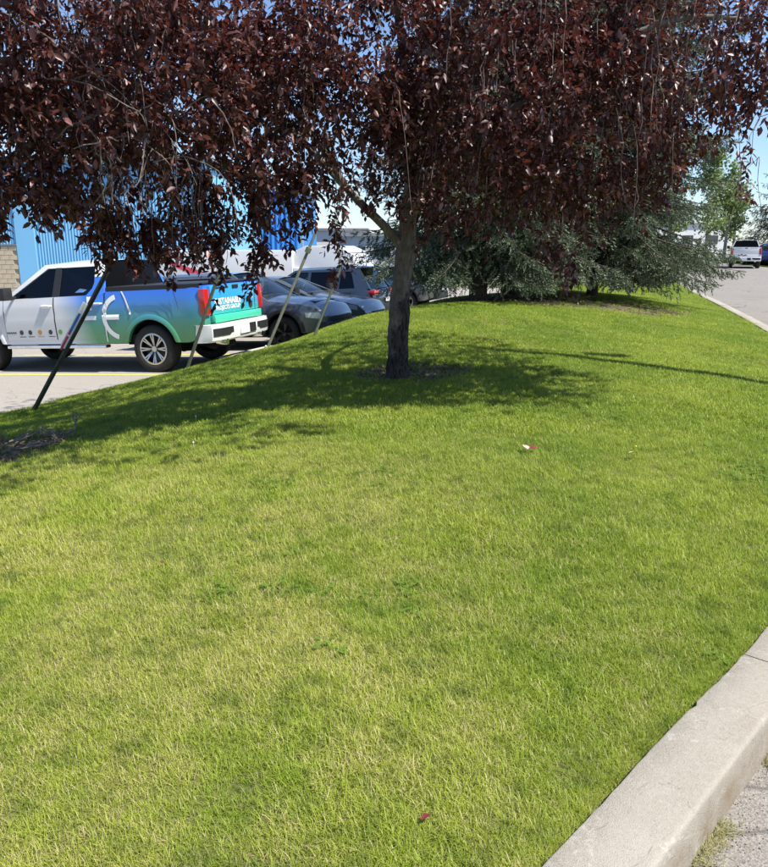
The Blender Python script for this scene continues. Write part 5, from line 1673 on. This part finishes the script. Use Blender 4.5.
def make_props():
    # leaning support posts
    def post(p0, p1, r, mat, label, extra=None, square=False):
        p0, p1 = Vector(p0), Vector(p1)
        root = empty('support_post', p0); prop(root, label, 'post', 'leaning support posts')
        d = (p1 - p0)
        z = d.normalized(); x = z.cross(Vector((0, 1, 0))).normalized(); y = z.cross(x)
        M = Matrix((x, y, z)).transposed()
        L = d.length
        m = MB()
        if square:   # T-section steel post
            m.box(M @ Vector((0, 0, L / 2 - .15)), (r * 2, r * .45, L + .3), M)
            m.box(M @ Vector((0, r * .6, L / 2 - .15)), (r * .45, r * 1.25, L + .29), M)
        else:
            m.tube([tuple(z * -.25), tuple(z * (L * .5)), tuple(z * L)], [r, r, r * .95], 10)
        m.build('shaft', mat, root, smooth=40)
        return root, M, L
    r_, M, L = post(POSTS[0][0], POSTS[0][1], .028, 'post_dark', 'dark post with a red, white and blue sticker leaning up from the grass edge', square=True)
    n_ = M @ Vector((0, -1, 0))
    zax = M @ Vector((0, 0, 1)); xax = M @ Vector((1, 0, 0))
    st = MB(); st.box(M @ Vector((.040, .030, L * .62)), (.062, .004, L * .30), M); so = st.build('sticker', 'decal_white', r_)
    for f, c, ln in ((.50, 'decal_red', .20), (.64, 'decal_blue', .26), (.57, 'decal_red', .05)):
        MB().box(M @ Vector((.042, .034, L * f)), (.028, .003, ln), M).build('print_band', c, so)
    post(POSTS[1][0], POSTS[1][1], .025, 'post_olive', 'olive-grey post leaning in front of the tailgate corner of the wrapped pickup')
    r_, M, L = post(POSTS[2][0], POSTS[2][1], .022, 'post_pale', 'pale post with a joint collar leaning up right of the wrapped pickup')
    MB().tube([tuple(M @ Vector((0, 0, L * .82))), tuple(M @ Vector((0, 0, L * .86)))], .042, 10).build('collar', 'post_olive', r_)
    MB().box(M @ Vector((0, 0, .06)), (.09, .07, .05), M).build('foot', 'stop_concrete', r_)
    post(POSTS[3][0], POSTS[3][1], .020, 'post_olive', 'thin olive post leaning in front of the silver crossover, nearest the trunk')
    # dead cuttings in the bare hollow
    g = np.random.default_rng(9)
    labs = ['forked grey dead branch lying in the bare hollow', 'long thin dead branch trailing out of the hollow onto grass', 'short pale dead branch lying across the hollow', 'dark dead branch sticking up behind the hollow', 'bent dead twig at the grass edge of the hollow']
    for k, lab in enumerate(labs):
        cx, cy = [(-3.15, 5.9), (-2.95, 5.6), (-3.25, 6.3), (-2.75, 6.3), (-2.7, 5.9)][k]
        root = empty('dead_branch', (cx, cy, lz(cx, cy))); prop(root, lab, 'dead branch', 'dead branches in the hollow')
        az = [.35, -.15, .1, 1.2, 2.0][k]; ln = [.38, .36, .26, .22, .2][k]; rise = [.05, .03, .03, .06, .03][k]
        def chain(o, az, ln, rise, r, n=7):
            pts = []
            for t in np.linspace(0, 1, n):
                pts.append((o[0] + math.cos(az + .5 * t) * ln * t + g.normal(0, .012), o[1] + math.sin(az + .5 * t) * ln * t + g.normal(0, .012), o[2] + .03 + rise * math.sin(t * 2.6) + (rise * t * .6)))
            m = MB(); m.tube(pts, list(np.linspace(r, r * .35, n)), 6)
            return m, pts
        m, pts = chain((0, 0, 0), az, ln, rise, .010)
        for j in (2, 3, 4, 5):
            mm, _ = chain((pts[j][0], pts[j][1], pts[j][2] - .03), az + g.choice([-1, 1]) * g.uniform(.5, 1.1), ln * .4, rise * .8, .005, 5)
            m.add(mm.v, mm.f)
        m.build('stem', 'dead_wood', root, smooth=True)
    # litter in hollow and round the trunk (uncountable)
    n = 900
    P = []
    for (cx, cy, rx, ry), k in zip(BARE, (260, 300, 520, 260)):
        u = g.random(k) ** .5; a = g.uniform(0, 6.28, k)
        P.append(np.stack([cx + rx * 1.05 * u * np.cos(a), cy + ry * 1.05 * u * np.sin(a)], -1))
    P = np.vstack(P)
    z = lawnz(P[:, 0], P[:, 1]) + .018
    d = nrm(g.normal(size=(len(P), 3)) * [1, 1, .25])
    me = big_mesh('leaf_litter', LEAF_V, LEAF_F, np.column_stack([P, z]), frames(d, np.array([0, 0, 1.0]) + g.normal(0, .35, (len(P), 3))), g.uniform(.04, .085, len(P)), 'dry_leaf', g.random(len(P)))
    o = link('leaf_litter', me); prop(o, 'dry brown leaf litter on the bare soil under the trees', 'leaf litter', kind='stuff')
    # fallen leaves on the lawn
    for (x, y, mt, lab, s, az, up) in FALLEN:
        m = MB(); v = LEAF_V.copy(); v[:, 2] -= .25 * v[:, 1] ** 2; v[:, 0] *= 1.5
        m.add(v * s, [tuple(f) for f in LEAF_F])
        o = m.build('fallen_leaf', mt)
        o.location = (x, y, lz(x, y) + .045); o.rotation_euler = (up, R(12), az)
        prop(o, lab, 'leaf', 'fallen leaves on the lawn')
    # clover heads
    for (x, y, mt, lab) in FLOWERS:
        m = MB(); m.lathe([(0, .047), (.005, .045), (.007, .04), (.004, .034), (0.0015, .028), (.0015, -.02)], 8, axis='Z')
        o = m.build('clover_flower', mt, None, smooth=True); o.location = (x, y, lz(x, y) + .005)
        prop(o, lab, 'flower', 'small flowers in the lawn')
    # grit and dead grass in the gutter
    tg = np.gradient(KP, axis=0); tg = tg / np.linalg.norm(tg, axis=1, keepdims=True)
    k = 1500
    u = g.integers(60, 230, k); off = .214 + np.abs(g.normal(0, .075, k))
    x = KP[u, 0] + tg[u, 1] * off + g.normal(0, .012, k); y = KP[u, 1] - tg[u, 0] * off + g.normal(0, .012, k)
    tv = np.array([(1, 0, 0), (-.4, .8, 0), (-.5, -.8, 0), (0.1, 0, .7), (0, 0, -.4)]); tf = np.array([(0, 1, 3), (1, 2, 3), (2, 0, 3), (1, 0, 4), (2, 1, 4), (0, 2, 4)])
    me = big_mesh('grit', tv, tf, np.column_stack([x, y, np.full(k, .003)]), frames(rand_unit(k) * [1, 1, .2], np.tile([0, 0, 1.0], (k, 1))), g.uniform(.001, .0038, k), 'stone_grit')
    o = link('grit', me); prop(o, 'loose grit lying along the gutter beside the kerb', 'grit', kind='stuff')
    k = 6500
    u = g.integers(60, 230, k); off = .212 + np.abs(g.normal(0, .022, k))
    x = KP[u, 0] + tg[u, 1] * off; y = KP[u, 1] - tg[u, 0] * off
    tv = np.array([(-.03, 0, 0), (.03, 0, 0), (.02, .6, .05), (-.02, .6, .05), (.0, 1, .0)]); tf = np.array([(0, 1, 2), (0, 2, 3), (3, 2, 4)])
    clump = noise2(x * 7, y * 7, 77) > .40
    x, y = x[clump], y[clump]; k = len(x)
    d = rand_unit(k) * [1, 1, .45] + np.column_stack([tg[u[clump], 0], tg[u[clump], 1], np.full(k, .15)]) * .6
    me = big_mesh('dead_grass', tv, tf, np.column_stack([x, y, np.full(k, .006)]), frames(d, np.tile([0, 0, 1.0], (k, 1)) + g.normal(0, .3, (k, 3))), g.uniform(.012, .04, k), 'dry_grass', g.uniform(.0, 1.0, k))
    o = link('dead_grass', me); prop(o, 'dead and green grass wisps growing in the gutter joint', 'grass', kind='stuff')
POSTS = [((-4.40, 9.04, -0.43), (-3.20, 8.80, 1.34)), ((-3.08, 11.35, -0.34), (-2.32, 11.0, 1.42)), ((-1.81, 11.32, 0.03), (-0.98, 11.2, 1.83)), ((-1.10, 11.47, 0.20), (-0.62, 11.4, 1.36))]
FALLEN = [(1.0, 4.96, 'pale_leaf_fallen', 'pinkish fallen leaf lying on the open lawn, the brightest', .075, .4, .5), (1.01, 4.98, 'red_leaf_fallen', 'dark red fallen leaf overlapping the pink one', .07, -1.2, .3), (1.75, 4.92, 'pale_leaf_fallen', 'small buff fallen leaf near a yellow flower', .068, 1.8, .4),
          (-1.01, 3.12, 'red_leaf_fallen', 'tiny dark red leaf in the lawn left of centre', .03, .3, .2), (0.12, 1.64, 'red_leaf_fallen', 'red leaf scrap at the bottom of the lawn', .03, 2.3, .2)]
FLOWERS = [(1.79, 5.08, 'petal_yellow', 'tiny yellow flower beside the buff fallen leaf'), (-1.67, 6.41, 'petal_white', 'tiny white clover head nearer the trunk shadow'), (-1.42, 5.33, 'petal_white', 'tiny white clover head in sunlit grass left of trunk')]
make_props()
